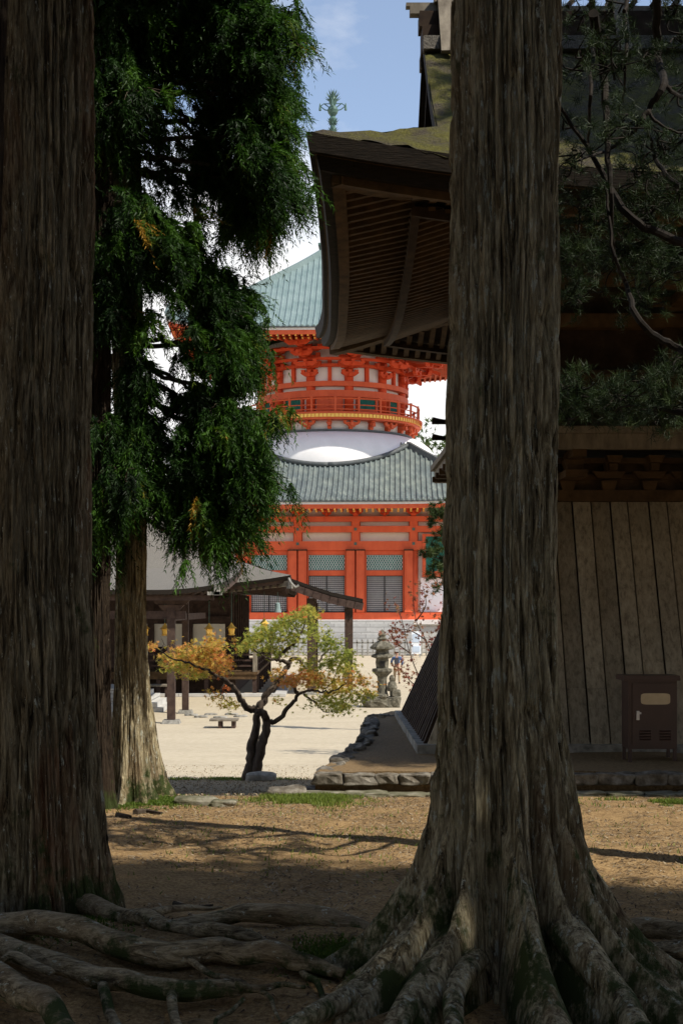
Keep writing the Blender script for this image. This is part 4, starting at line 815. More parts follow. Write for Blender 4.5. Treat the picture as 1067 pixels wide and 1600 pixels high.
# board skirt
def boards(m, tints, A, B, n_, inward, z0, z1, lean):
    A, B = np.array(A, float), np.array(B, float); L = np.linalg.norm(B-A); e = (B-A)/L; inn = np.array(inward, float); s = 0; k = 0
    while s < L:
        w_ = random.uniform(.26, .38) if n_ else .17; w_ = min(w_, L-s)
        if w_ < .05: break
        off = (.0, .035)[k % 2]+random.uniform(-.004, .004)
        for seg in ([(z0, z0+.78), (z0+.784, z1)] if n_ else [(z0, z1)]):
            q = []
            for zt in seg:
                for a in (s+.012, s+w_-.012):
                    lo = lean*(zt-z0); aa = min(max(a, lo+.01), L-lo-.01); q.append((A+e*aa+inn*lo-inn*(off+(.01 if zt < z0+.79 and seg[0] == z0 else 0)), zt))
            v = []
            for (pp, zt) in q: v.append((pp[0], pp[1], zt))
            for (pp, zt) in q: p2 = pp+inn*.05; v.append((p2[0], p2[1], zt))
            m.add(v, [(0, 1, 3, 2), (4, 6, 7, 5), (0, 2, 6, 4), (1, 5, 7, 3), (2, 3, 7, 6), (0, 4, 5, 1)]); tints += [random.random()]*8
        s += w_; k += 1
def board_obj(name, A, B, n_, inward):
    m = MB(); ti = []; boards(m, ti, A, B, n_, inward, BZ0-.02, BZ1, LEAN); o = m.build(name, M['board'] if n_ else M['wood'], BT); at = o.data.attributes.new('tint', 'FLOAT', 'POINT'); at.data.foreach_set('value', ti); return o
board_obj('board_skirt', (BX0, BY0), (BX1, BY0), 1, (0, 1)); board_obj('board_skirt', (BX0, BY1), (BX0, BY0), 0, (1, 0)); board_obj('board_skirt', (BX1, BY1), (BX0, BY1), 1, (0, -1)); board_obj('board_skirt', (BX1, BY0), (BX1, BY1), 1, (-1, 0))
m = MB(); k = LEAN; h = BZ1-BZ0; i0, i1 = BX0+.1, BX1-.1; j0, j1 = BY0+.1, BY1-.1; l = k*h
m.add([(i0, j0, BZ0), (i1, j0, BZ0), (i1, j1, BZ0), (i0, j1, BZ0), (i0+l, j0+l, BZ1), (i1-l, j0+l, BZ1), (i1-l, j1-l, BZ1), (i0+l, j1-l, BZ1)], [(0, 1, 5, 4), (1, 2, 6, 5), (2, 3, 7, 6), (3, 0, 4, 7), (4, 5, 6, 7)]); m.build('inner_frame', M['wood'], BT)
tx0, tx1, ty0, ty1 = BX0+l, BX1-l, BY0+l, BY1-l      # top of the skirt
m = MB(); m.bb(tx0-.12, tx1+.12, ty0-.14, ty0+.2, BZ1+.003, BZ1+.17); m.bb(tx0-.14, tx0+.2, ty0+.203, ty1+.14, BZ1+.003, BZ1+.17); m.build('head_beam', M['wood2'], BT)
VX0, VX1, VY0, VY1, VZ = 1.90, BX1-.5, 20.45, 26.3, 6.62
# bracket band carrying the veranda
m = MB(); m.bb(tx0+.05, tx1-.05, ty0+.05, ty1-.05, BZ1, 6.3); m.build('band_wall', M['wood2'], BT)
for z in (5.98, 6.16): pass
m = MB(); m.bb(tx0-.05, tx1, ty0-.03, ty0+.045, 5.96, 6.04); m.bb(tx0-.35, tx1, ty0-.33, ty0-.24, 6.18, 6.25); m.bb(tx0-.03, tx0+.045, ty0, ty1, 5.96, 6.04); m.bb(tx0-.6, tx0-.5, ty0-.6, ty1+.5, 6.2, 6.28); m.build('bracket_rail', M['wood2'], BT)
xs = np.arange(tx0+.1, tx1, .62)
for i, x in enumerate(xs):
    m = MB(); big = i % 3 == 1
    m.box(x, ty0-.06, 5.86, .24, .2, .14, taper=.7); m.box(x, ty0-.10, 6.02, .5 if not big else .62, .16, .1, taper=.7); m.bb(x-.06, x+.06, ty0-.5, ty0, 6.06, 6.16)
    m.box(x, ty0-.28, 6.13, .22, .2, .1, taper=.7); m.box(x, ty0-.5, 6.22, .24, .22, .1, taper=.7)
    if big: m.bb(x-.16, x+.16, ty0-.9, ty0, 5.93, 6.03); m.box(x, ty0-.62, 6.12, .3, .3, .14, taper=.7); m.bb(x-.1, x+.1, ty0-1.15, ty0-.3, 6.2, 6.32)
    m.build('bracket', M['wood2'], BT)
for y in np.arange(ty0, ty1+.5, .75):
    m = MB(); m.box(tx0-.06, y, 5.86, .2, .24, .14, taper=.7); m.box(tx0-.3, y, 6.08, .6, .12, .12); m.box(tx0-.5, y, 6.2, .24, .22, .1, taper=.7); m.box(tx0-.55, y, 6.3, 1.0, .1, .1); m.build('bracket', M['wood2'], BT)
m = MB(); m.bb(VX0, VX1, VY0, VY1, VZ-.10, VZ); m.bb(VX0+.06, VX1, VY0+.06, VY0+.26, 6.3, VZ-.103); m.bb(VX0+.06, VX0+.26, VY0+.263, VY1-.06, 6.3, VZ-.103); m.bb(VX0+.263, VX1, VY1-.26, VY1-.06, 6.3, VZ-.103); m.build('veranda', M['woodpale'], BT)
m = MB()
for z, s_ in ((VZ+.50, .06), (VZ+.80, .07)):
    for y in (VY0+.15, VY1-.15):
        P = smooth_path([(VX1, y, z), (VX0+1, y, z), (VX0+.4, y, z), (VX0+.2, y, z+.01), (VX0+.02, y, z+.05)], 4); m.tube(P, s_/1.6, 6)
    P = smooth_path([(VX0+.35, VY1-.05, z), (VX0+.35, VY1-.3, z), (VX0+.35, 23.5, z), (VX0+.35, VY0+.3, z), (VX0+.35, VY0-.1, z+.02)], 4); m.tube(P, s_/1.6, 6)
m.build('railing', M['wood'], BT)
for x in np.arange(VX0+.35, VX1, 1.2): m = MB(); m.bb(x-.05, x+.05, VY0+.1, VY0+.2, VZ, VZ+.78); m.build('railing_post', M['wood'], BT)
UX0, UX1, UY0, UY1 = 3.1, BX1-1.7, 21.0, 23.6
m = MB(); m.bb(UX0, UX1, UY0, UY1, VZ, 9.1); m.build('upper_wall', M['wood'], BT)
for x in np.linspace(UX0, UX1, 6): m = MB(); m.lathe([(.16, VZ), (.15, 8.4)], (x, UY0-.05, 0), 12); m.build('column', M['wood2'], BT, smooth=True)
m = MB(); m.bb(UX0-.2, UX1+.2, UY0-.2, UY0-.003, 7.25, 7.42); m.bb(UX0-.2, UX1+.2, UY0-.26, UY0-.003, 8.1, 8.3); m.bb(UX0-.2, UX0-.003, UY0, UY1+.2, 8.1, 8.3); m.bb(UX0-1.0, UX0-.85, UY0-1, UY1+1, 8.55, 8.72); m.bb(UX0-.847, UX1+1, UY0-1.0, UY0-.85, 8.55, 8.72); m.bb(UX0-.847, UX1+1, UY1+.85, UY1+1.0, 8.55, 8.72); m.build('wall_beams', M['wood2'], BT)
for x in np.linspace(UX0, UX1, 6):
    for yy, sg in ((UY0, -1), (UY1, 1)):
        m = MB(); m.box(x, yy+sg*.1, 8.38, .3, .3, .16, taper=.7); m.box(x, yy+sg*.45, 8.46, .16, .95, .14); m.box(x, yy+sg*.12, 8.48, .9, .16, .14, taper=.75); m.box(x, yy+sg*.9, 8.56, .9, .14, .12, taper=.75); m.build('eave_bracket', M['wood2'], BT)
for y in np.linspace(UY0, UY1, 3): m = MB(); m.box(UX0-.1, y, 8.38, .3, .3, .16, taper=.7); m.box(UX0-.45, y, 8.46, .95, .16, .14); m.box(UX0-.9, y, 8.56, .14, .9, .12, taper=.75); m.build('eave_bracket', M['wood2'], BT)
# roof
PRp = [0, .8, 1.84, 2.9, 3.9, 4.7, 5.2, 5.55]; PRz = [9.05, 9.38, 9.92, 10.55, 11.30, 12.02, 12.5, 12.85]; RZ = 0
def upt(c, p): return .43*np.clip(1-c/4.8, 0, 1)**2.0*np.clip(1-p/8, 0, 1)
def corner_c(x, y, p): return max(0.0, min(x-(XL+p), (XR-p)-x) if True else 0)
GX = 1.47; GX1 = XR-1.86; CY = (YN+YF)/2
def sweep(V):
    V = V.copy(); x, y = V[:, 0].copy(), V[:, 1].copy(); cy = np.clip(1-np.minimum(y-YN, YF-y)/4.5, 0, 1)**2; cx_ = np.clip(1-(x-XL)/4.5, 0, 1)**2
    V[:, 0] = x-.16*cy*np.clip(1-(x-XL)/1.8, 0, 1); V[:, 1] = y-.16*cx_*np.clip(1-(y-YN)/1.8, 0, 1)+.16*cx_*np.clip(1-(YF-y)/1.8, 0, 1); return V
MB.warp = sweep
m = MB(); pr = np.concatenate([np.linspace(0, 1.86, 12), np.linspace(2.2, 5.55, 26)])
for sgn, Y0 in ((1, YN), (-1, YF)):
    P = []
    for p in pr:
        a = min(XL+p, GX); b = max(XR-p, GX1); P.append([(x, Y0+sgn*p, np.interp(p, PRp, PRz)+float(upt(min(x-a, b-x) if p < 1.86 else 9, p))+(vnoise(x*5, p*5, 0, 2)-.5)*.09+(vnoise(x*14, p*14, 0, 4)-.5)*.05) for x in np.concatenate([np.linspace(a, a+6, 90), np.linspace(a+6.3, b, 40)])])
    m.grid(P, flip=sgn < 0)
for sgn, X0 in ((1, XL), (-1, XR)):
    P = []
    for p in pr[:12]: P.append([(X0+sgn*p, y, np.interp(p, PRp, PRz)+float(upt(min(y-(YN+p), (YF-p)-y), p))+(vnoise(p*6, y*6, 0, 2)-.5)*.05) for y in np.linspace(YN+p, YF-p, 90)])
    m.grid(P, flip=sgn > 0)
m.build('roof', M['bark_roof_moss'], BT, smooth=True)
def ring_pts(p, n=110):
    """points along the eave at inset p, with corner lift"""
    pts = []
    for (x0, y0, x1, y1) in ((XL+p, YN+p, XR-p, YN+p), (XR-p, YN+p, XR-p, YF-p), (XR-p, YF-p, XL+p, YF-p), (XL+p, YF-p, XL+p, YN+p)):
        L = math.hypot(x1-x0, y1-y0)
        for t in np.linspace(0, 1, n): pts.append((x0+(x1-x0)*t, y0+(y1-y0)*t, float(upt(min(t*L, (1-t)*L), p))))
    return np.array(pts)
def fas(m, levels, mi=0):
    G = []
    for p, z in levels: q = ring_pts(p); q[:, 2] += z; G.append(q)
    m.grid(np.array(G), mi)
m = MB(); fas(m, [(0.0, 9.05), (.03, 8.84), (.10, 8.83)]); fas(m, [(.10, 8.83), (.14, 8.66), (.30, 8.655)]); m.build('roof_edge', M['bark_edge'], BT)
m = MB(); fas(m, [(.10, 8.845), (.085, 8.825), (.11, 8.82)]); fas(m, [(.26, 8.70), (.26, 8.56), (.40, 8.56), (.40, 8.7)]); m.build('eave_fascia', M['wood2'], BT)
# soffit boards + rafters
def zs1(p): return 8.62+.14*(p-.3)
def zs2(p): return 8.60+.24*(p-1.2)
m = MB(); G = []
for p, z in ((.3, zs1(.3)+.06), (1.28, zs1(1.28)+.06)): q = ring_pts(p); q[:, 2] += z; G.append(q)
m.grid(np.array(G)); G = []
for p, z in ((1.2, zs2(1.2)+.06), (3.4, zs2(3.4)+.06), (4.6, 9.6)): q = ring_pts(p); q[:, 2] += z; G.append(q)
m.grid(np.array(G)); m.build('soffit', M['wood'], BT)
m = MB(); sp_ = .2
def rafter_run(side):
    L = (YF-YN) if side in (0, 2) else (XR-XL); s = .4
    while s < L-.3:
        c = min(s, L-s)
        for p0, p1, zf in ((.34, 1.24, zs1), (1.16, 3.4, zs2)):
            pe = min(p1, c-.05)
            if pe > p0+.08:
                z0 = zf(p0)+float(upt(max(0, c-p0), p0)); z1 = zf(pe)+float(upt(max(0, c-pe), pe))
                if side == 0: A, B = (XL+p0, YN+s, z0), (XL+pe, YN+s, z1)
                elif side == 2: A, B = (XR-p0, YN+s, z0), (XR-pe, YN+s, z1)
                elif side == 1: A, B = (XL+s, YN+p0, z0), (XL+s, YN+pe, z1)
                else: A, B = (XL+s, YF-p0, z0), (XL+s, YF-pe, z1)
                m.beam(A, B, .085, .10)
        s += sp_
for sd in (0, 1, 3): rafter_run(sd)
m.build('rafters', M['wood2'], BT)
m = MB(); G = []
for lv in ([(1.16, 8.62), (1.16, 8.50), (1.26, 8.50), (1.26, 8.62)],): fas(m, lv)
m.build('rafter_beam', M['wood'], BT)
for (X0, Y0, sx, sy) in ((XL, YN, 1, 1), (XL, YF, 1, -1)):
    m = MB(); P = [(X0+sx*p, Y0+sy*p, zs1(p)+(.02 if p < 1.2 else .05)+float(upt(0, p))+.0) for p in (.30, .7, 1.2, 2.2, 3.4)]
    for i in range(4): m.beam(P[i], P[i+1], .18, .20 if sy > 0 else .36)
    m.build('hip_rafter', M['wood2'], BT)
MB.warp = None
# gable
m = MB()
yy = np.linspace(YN+1.9, YF-1.9, 30); zt = np.interp(np.minimum(yy-YN, YF-yy), PRp, PRz)-.25; m.grid([[(GX+.35, y, 9.85) for y in yy], [(GX+.35, y, z) for y, z in zip(yy, zt)]], flip=True); m.build('gable_wall', M['wood'], BT)
for sgn, Y0 in ((1, YN), (-1, YF)):
    m = MB(); pp = np.linspace(1.9, 5.55, 18); P = np.array([(GX+.02, Y0+sgn*p, np.interp(p, PRp, PRz)) for p in pp])
    sec = [(0, .03), (-.02, -.24), (.06, -.26), (.06, -.5), (.14, -.5), (.2, -.1)]; G = np.array([[(q[0]+a, q[1], q[2]+b) for a, b in sec] for q in P]); m.grid(G, flip=sgn > 0); m.build('bargeboard', M['bark_edge'], BT)
m = MB(); m.bb(GX-.02, GX1, CY-.26, CY+.26, 12.610, 12.940); m.bb(GX-.06, GX1, CY-.20, CY+.20, 12.943, 13.180); m.build('ridge', M['wood'], BT)
m = MB(); m.bb(GX-.2, GX1, CY-.09, CY+.09, 13.183, 13.300); m.bb(GX-.26, GX+.5, CY-.07, CY+.07, 13.303, 13.360); m.build('ridge_beam', M['woodpale'], BT)
m = MB(); m.bb(GX-.02, GX1, CY-.5, CY-.263, 12.480, 12.680); m.bb(GX-.02, GX1, CY+.263, CY+.5, 12.480, 12.680); m.build('ridge_course', M['bark_roof'], BT)
for i, x in enumerate([GX+.32]+list(np.arange(GX+3.0, GX1, 3.1))):
    m = MB(); m.beam((x, CY-.12, 13.440), (x+.02, CY-.62, 12.380), .20, .07, up=(0, 1, .4)); m.beam((x, CY+.12, 13.440), (x, CY+.62, 12.380), .20, .07, up=(0, -1, .4)); m.box(x, CY, 13.380, .3, .36, .1); m.build('ridge_clamp', M['woodpale'], BT)
for x in np.arange(GX+2.27, GX1, .325): m = MB(); m.beam((x-.05, CY-.1, 13.280), (x+.06, CY+.05, 13.440), .06, .06); m.build('ridge_peg', M['wood'], BT)

# metal cabinet
kd = 18.95; kx0, kx1 = W(981, 0, kd)[0], W(1057, 0, kd)[0]; kz0, kz1 = PZT, PZT+1.14
CB = thing('metal_cabinet', 'dark brown metal cabinet on short legs with a blank cream plate, against the grey boards', 'cabinet', ((kx0+kx1)/2, kd+.2, PZT))
m = MB(); m.bb(kx0, kx1, kd, kd+.42, kz0+.17, kz1-.06); m.build('body', M['steel'], CB)
m = MB(); m.bb(kx0-.07, kx1+.03, kd-.06, kd+.46, kz1-.057, kz1-.02); m.beam((kx0-.07, kd+.2, kz1-.005), (kx1+.03, kd+.2, kz1-.005), .5, .028); m.build('lid', M['steel'], CB)
m = MB(); m.bb(kx0+.05, kx1-.04, kd-.018, kd-.003, kz0+.22, kz1-.09); dr = m.build('door', M['steel'], CB)
cw = kx1-kx0; pxm = kx0+cw*.55
m = MB(); n = 24; V = [(pxm+.195*np.sign(math.cos(a))*abs(math.cos(a))**.35, y, kz1-.30+.075*np.sign(math.sin(a))*abs(math.sin(a))**.35) for y in (kd-.028, kd-.019) for a in np.arange(n)*2*math.pi/n]
m.add(V, [tuple(range(n)), tuple(range(n, 2*n))[::-1]]+[(i, n+i, n+(i+1) % n, (i+1) % n) for i in range(n)]); m.build('name_plate', M['plate'], dr)
m = MB(); m.lathe([(.022, 0), (.022, .02)], (0, 0, 0), 10); m = MB(); m.bb(kx0+.10, kx0+.14, kd-.045, kd-.019, kz0+.56, kz0+.68); m.bb(kx0+.105, kx0+.16, kd-.06, kd-.048, kz0+.64, kz0+.665); m.build('handle', M['chrome'], dr)
for q in (.33, .74):
    m = MB()
    for k in range(4): m.beam((kx0+cw*q-.07, kd-.022, kz0+.30+k*.037), (kx0+cw*q+.08, kd-.022, kz0+.30+k*.037), .02, .012, up=(0, -.6, 1))
    m.build('louvre', M['steel'], dr)
for x in (kx0+.025, kx1-.025):
    for y in (kd+.025, kd+.395): m = MB(); m.bb(x-.022, x+.022, y-.022, y+.022, kz0-.01, kz0+.168); m.build('leg', M['steel'], CB)

# ------------------------------------------------------------------ left worship hall
HL = thing('temple_hall', 'low dark timber hall with a sweeping grey bark roof and railed veranda, behind the maple', 'hall', (-10, 68, 0))
# roof functions: square hip, centre (hcx,hcy)
HX1, HY0, HH = -1.6, 62.0, 11.0; hcx, hcy = HX1-HH, HY0+HH
hp = [0, 1.2, 3, 5, 7.5, 11]; hz = [5.02, 5.38, 6.2, 7.5, 9.4, 12.2]
def hup(c, p): return .42*np.clip(1-c/4.5, 0, 1)**2*np.clip(1-p/5, 0, 1)
m = MB()
for sd in range(4):
    P = []
    for p in np.linspace(0, HH, 24):
        L = HH-p; row = []
        for u in np.linspace(-1, 1, 61):
            z = np.interp(p, hp, hz)+float(hup(L*(1-abs(u)), p)); a, b = u*L, -L
            c, n = [(1, 0), (0, 1), (-1, 0), (0, -1)][sd]; row.append((hcx+a*c-b*n, hcy+a*n+b*c, z))
        P.append(row)
    m.grid(P)
m.build('roof', M['bark_roof'], HL, smooth=True)
def hring(p, z, n=50):
    pts = []
    for sd in range(4):
        L = HH-p
        for u in np.linspace(-1, 1, n):
            a, b = u*L, -L; c, n_ = [(1, 0), (0, 1), (-1, 0), (0, -1)][sd]; pts.append((hcx+a*c-b*n_, hcy+a*n_+b*c, z+float(hup(L*(1-abs(u)), p))))
    return np.array(pts)
m = MB(); m.grid([hring(0, 5.02), hring(.05, 4.86), hring(.15, 4.86)]); m.build('roof_edge', M['bark_edge'], HL)
m = MB(); m.grid([hring(.15, 4.86), hring(.18, 4.70), hring(3.6, 5.0)]); m.build('soffit', M['hallwood'], HL)
m = MB()
for s in np.arange(.4, 21.6, .3):
    c = min(s, 22-s); pe = min(3.2, c)
    if pe > .4:
        z = 4.64+float(hup(c, .2)); m.beam((HX1-22+s, HY0+.25, z), (HX1-22+s, HY0+pe, z+.22), .09, .1); m.beam((HX1-.25, HY0+s, z), (HX1-pe, HY0+s, z+.22), .09, .1)
m.build('rafters', M['hallwood'], HL)
m = MB(); P = [(HX1-p, HY0+p, 4.66+float(hup(0, p))) for p in (.05, 1, 2, 3.4)]
for i in range(3): m.beam(P[i], P[i+1], .2, .24)
m.build('hip_rafter', M['woodpale'], HL)
m = MB(); m.box(HX1-.06, HY0+.06, 4.98, .2, .2, .26, R(45)); m.tube([(HX1-.1, HY0, 5.3), (HX1, HY0-.1, 5.1), (HX1+.2, HY0-.1, 4.9), (HX1+.35, HY0-.1, 5.0)], .06, 6); m.build('hip_end_cap', M['stone'], HL)
# front canopy (towards the viewer) and side canopy (to the right)
def canopy(name, rows, th=.16):
    """rows: list of lines of points (top surface)"""
    G = np.array(rows, float); m = MB(); m.grid(G); top = m.build(name+'_roof', M['bark_roof'], HL, smooth=True)
    m = MB(); B = G-(0, 0, th); m.grid(B, flip=True)
    for a, b in ((G[0], B[0]), (G[-1], B[-1]), (G[:, 0], B[:, 0]), (G[:, -1], B[:, -1])): m.grid(np.stack([a, b]))
    m.build(name+'_edge', M['bark_edge'], HL); return G
FX0, FX1, FY0, FY1 = -12.5, -3.65, 48.6, 62.6
G = canopy('front_canopy', [[(x, y, np.interp(y, [48.6, 52, 57, 62.6], [4.62, 4.80, 5.15, 5.75])+.22*max(0, 1-(FX1-x)/2.2)**2) for x in np.linspace(FX0, FX1, 30)] for y in np.linspace(FY0, FY1, 14)])
m = MB(); m.bb(FX0+.3, FX1-.25, FY0+.2, FY0+.34, 4.26, 4.44)
for x in np.arange(FX0+.4, FX1-.3, .3): m.beam((x, FY0+.1, 4.50), (x, FY1, 5.2), .09, .1)
m.build('canopy_rafters', M['hallwood'], HL)
m = MB()
for i in range(8): y0 = FY0+.05+i*1.7; m.beam((FX1-.12, y0, np.interp(y0, [48.6, 52, 57, 62.6], [4.62, 4.80, 5.15, 5.75])-.02), (FX1-.12, y0+1.72, np.interp(y0+1.72, [48.6, 52, 57, 62.6], [4.62, 4.80, 5.15, 5.75])-.02), .1, .34)
m.build('canopy_bargeboard', M['hallwood'], HL)
m = MB(); m.box(FX1-.12, FY0, 4.62, .2, .16, .34); m.box(FX1-.2, FY0-.02, 4.5, .5, .12, .12); m.build('canopy_end_cap', M['stone'], HL)
SX = [-4.6, -2.6, -1.2, .2, 1.62]; SZ = [6.35, 5.72, 5.18, 4.72, 4.42]
SY0, SY1 = 65.2, 80
G = canopy('side_canopy', [[(x, y, np.interp(x, SX, SZ)) for x in np.linspace(-4.0, 1.62, 24)] for y in np.linspace(SY0, SY1, 8)], .2)
m = MB(); xs = np.linspace(-2.6, 1.6, 12)
for i in range(11): m.beam((xs[i], SY0+.06, np.interp(xs[i], SX, SZ)-.36), (xs[i+1]+.02, SY0+.06, np.interp(xs[i+1], SX, SZ)-.36), .12, .36)
m.build('side_bargeboard', M['hallwood'], HL)
m = MB()
for y in np.arange(SY0+.4, SY1, .4): m.beam((-2.6, y, 5.35), (1.4, y, 4.15), .1, .1)
m.bb(.95, 1.15, SY0+.3, SY1-.3, 3.95, 4.12); m.bb(-.95, -.6, SY0+.3, SY1-.3, 4.2, 4.45); m.build('side_rafters', M['hallwood'], HL)
def post(x, y, w_, z1, base=True):
    z0 = gz(x, y); m = MB(); m.bb(x-w_/2, x+w_/2, y-w_/2, y+w_/2, z0+.12, z1); o = m.build('post', M['hallwood'], HL)
    if base: m = MB(); m.box(x, y, z0+.06, w_*2.0, w_*2.0, .14, taper=1.2); m.build('post_base', M['stone'], o)
for px, yy, w_, z1 in ((268, 49.3, .27, 4.3), (290, 54, .24, 4.5), (487, 66, .42, 4.3), (547, 67, .26, 4.0)): post(W(px, 0, yy)[0], yy, w_, z1)
post(W(268, 0, 49.3)[0]-5.4, 49.3, .27, 4.3); post(-.75, 79, .42, 4.3); post(1.07, 79, .26, 4.0)
x1 = W(268, 0, 49.3)[0]; m = MB(); m.bb(FX0, x1+.5, 49.2, 49.4, 3.62, 3.9); m.bb(x1-.1, x1+.1, 49.45, 62, 3.55, 3.8); m.build('canopy_beam', M['hallwood'], HL)
m = MB(); m.box(x1, 49.3, 4.0, .9, .3, .2, taper=.6); m.box(x1, 49.3, 4.2, 1.3, .24, .14, taper=.8); m.build('canopy_bracket', M['hallwood'], HL)
# veranda, body
VZh = 1.08
m = MB(); m.bb(-20, -3.2, 65, 84, VZh-.12, VZh); m.bb(-20, -3.25, 65.05, 65.25, VZh-.34, VZh-.123); m.build('veranda_floor', M['wood2'], HL)
m = MB(); m.bb(-19.5, -4.3, 66.6, 83.5, 0, VZh-.13); m.build('foundation', M['hallwood'], HL)
m = MB(); m.bb(-20, -2.4, 64.0, 64.5, 0, .14); m.bb(-2.4, -1.9, 64.0, 84, 0, .14); m.build('stone_edging', M['ashlar'], HL)
for x in np.arange(-3.35, -20, -2.2): m = MB(); m.bb(x-.09, x+.09, 65.1, 65.28, 0, VZh-.35); m.build('veranda_leg', M['hallwood'], HL)
for y in np.arange(67.5, 84, 2.4): m = MB(); m.bb(-3.44, -3.26, y-.09, y+.09, 0, VZh-.13); m.build('veranda_leg', M['hallwood'], HL)
m = MB()
for z in (1.35, 1.6, 1.86): m.bb(-20, -3.25, 65.12, 65.2, z-.04, z+.04); m.bb(-3.36, -3.28, 65.2, 84, z-.04, z+.04)
m.build('veranda_railing', M['hallwood'], HL)
for x in np.arange(-3.32, -20, -1.9): m = MB(); m.bb(x-.06, x+.06, 65.08, 65.24, VZh, 1.9); m.build('railing_post', M['hallwood'], HL)
for y in np.arange(67, 84, 1.9): m = MB(); m.bb(-3.4, -3.24, y-.06, y+.06, VZh, 1.9); m.build('railing_post', M['hallwood'], HL)
m = MB(); m.bb(-3.42, -3.22, 65.06, 65.26, VZh, 2.0); m.lathe([(.12, 0), (.14, .08), (.06, .16), (.12, .25), (.01, .38)], (-3.32, 65.16, 2.0), 10); m.build('corner_post', M['woodpale'], HL)
m = MB(); m.bb(-19, -4.75, 68.2, 83, VZh, 4.95); m.build('wall', M['hallwood'], HL)
bay = 1.85
for k in range(8):
    xa = -4.75-bay*(k+1); m = MB(); m.bb(xa+.16, xa+bay-.16, 68.14, 68.195, 2.15, 3.24); m.build('paper_panel', M['cream'], HL)
    m = MB(); m.bb(xa-.15, xa+.15, 67.98, 68.19, VZh, 4.7); m.build('wall_post', M['hallwood'], HL)
for y in np.arange(68.3, 83, 1.9): m = MB(); m.bb(-4.74, -4.5, y-.14, y+.14, VZh, 4.7); m.build('wall_post', M['hallwood'], HL)
m = MB(); m.bb(-19, -4.6, 67.9, 67.97, 3.28, 3.6); m.bb(-19, -4.6, 67.9, 67.97, 1.95, 2.1); m.bb(-19, -4.6, 67.9, 67.97, 4.2, 4.5); m.build('wall_beam', M['hallwood'], HL)
# gold lanterns
def lantern(px, py, d, label):
    c = W(px, py, d); t = thing('hanging_lantern', label, 'lantern', (c[0], c[1], c[2]-.25), group='gilt lanterns under the hall eaves')
    m = MB(); m.lathe([(.10, -.27), (.17, -.24), (.12, -.20), (.15, .02), (.12, .05)], c, 6); m.build('body', M['gold'], t)
    m = MB(); m.lathe([(.25, .04), (.14, .12), (.05, .24), (.02, .3)], c, 6); m.build('cap', M['gold'], t)
    m = MB(); m.tube([c+(0, 0, .3), (c[0], c[1], 4.75)], .012, 5); m.build('chain', M['bronze'], t)
for a in [(227, 984, 63.5, 'gilt lantern half hidden by the grey leaning cedar trunk, leftmost of the row'), (258, 984, 63.5, 'gilt lantern just left of the tall near porch post'), (327, 984, 63.5, 'gilt lantern hanging before the cream panel right of the porch posts'), (362, 983, 63.5, 'gilt lantern next to the dark corner posts of the hall'), (413, 976, 64.5, 'gilt lantern above the veranda corner, rightmost of the row')]: lantern(*a)
c = W(434, 947, 63.2); t = thing('wind_bell', 'small pale green wind bell hanging from the hall eave corner', 'bell', tuple(c)); m = MB(); m.lathe([(.17, -.28), (.13, -.1), (.11, .1), (.03, .17)], c, 12); m.build('bell', M['copper'], t); m = MB(); m.tube([c+(0, 0, .17), c+(0, 0, .62)], .012, 5); m.build('hook', M['bronze'], t)
# stone stairs, tables
m = MB()
for k in range(5): m.bb(-9, W(262, 0, 56)[0]-.26*k, 54.6, 58, .18*k-.02, .18*(k+1)-.003)
tag(m.build('stone_steps', M['ashlar'], org=(-7, 56, 0)), 'pale stone steps rising left beside the tall porch post', 'steps')
t = thing('plank_table', 'small plank table beside the stone steps by the leaning cedar', 'table', (W(238, 0, 60)[0], 60, .1)); a0 = W(238, 1070, 58.5); m = MB(); m.bb(a0[0]-1.4, a0[0]+.75, 58.2, 59.2, a0[2]-.06, a0[2]); m.build('top', M['woodpale'], t)
for x in (a0[0]-1.3, a0[0]+.6): m = MB(); m.bb(x-.05, x+.05, 58.25, 58.4, 0, a0[2]-.063); m.build('leg', M['hallwood'], t)
bdn = 47.4; b0, b1 = W(328, 0, bdn)[0], W(372, 0, bdn)[0]
t = thing('plank_bench', 'low plank bench standing alone on the sand left of the maple', 'bench', ((b0+b1)/2, bdn, 0)); m = MB(); m.bb(b0, b1, bdn-.22, bdn+.55, .24, .30); m.build('seat', M['woodpale'], t)
for x in (b0+.35, b1-.15): m = MB(); m.bb(x-.06, x+.06, bdn-.15, bdn+.45, 0, .238); m.build('leg', M['hallwood'], t)
# flat edging stones on the court
for k, (a, b) in enumerate([(300, 1118), (315, 1121), (330, 1117), (345, 1122), (362, 1117), (376, 1120)]):
    d = 4*F0/(b-950); c = W(a, b, d); m = MB(); rockmesh(m, (c[0], d, .02), (.5, .35, .10), 90+k); tag(m.build('paving_stone', M['stone'], org=(c[0], d, 0)), ['flat grey stone in the sand', 'small flat stone in the sand'][k % 2]+' behind the bench, '+['leftmost of the scattered row', 'second from the left of the row', 'third of the scattered row', 'fourth of the scattered row', 'next to last of the row', 'rightmost of the row'][k], 'stone', 'flat stones behind the bench')

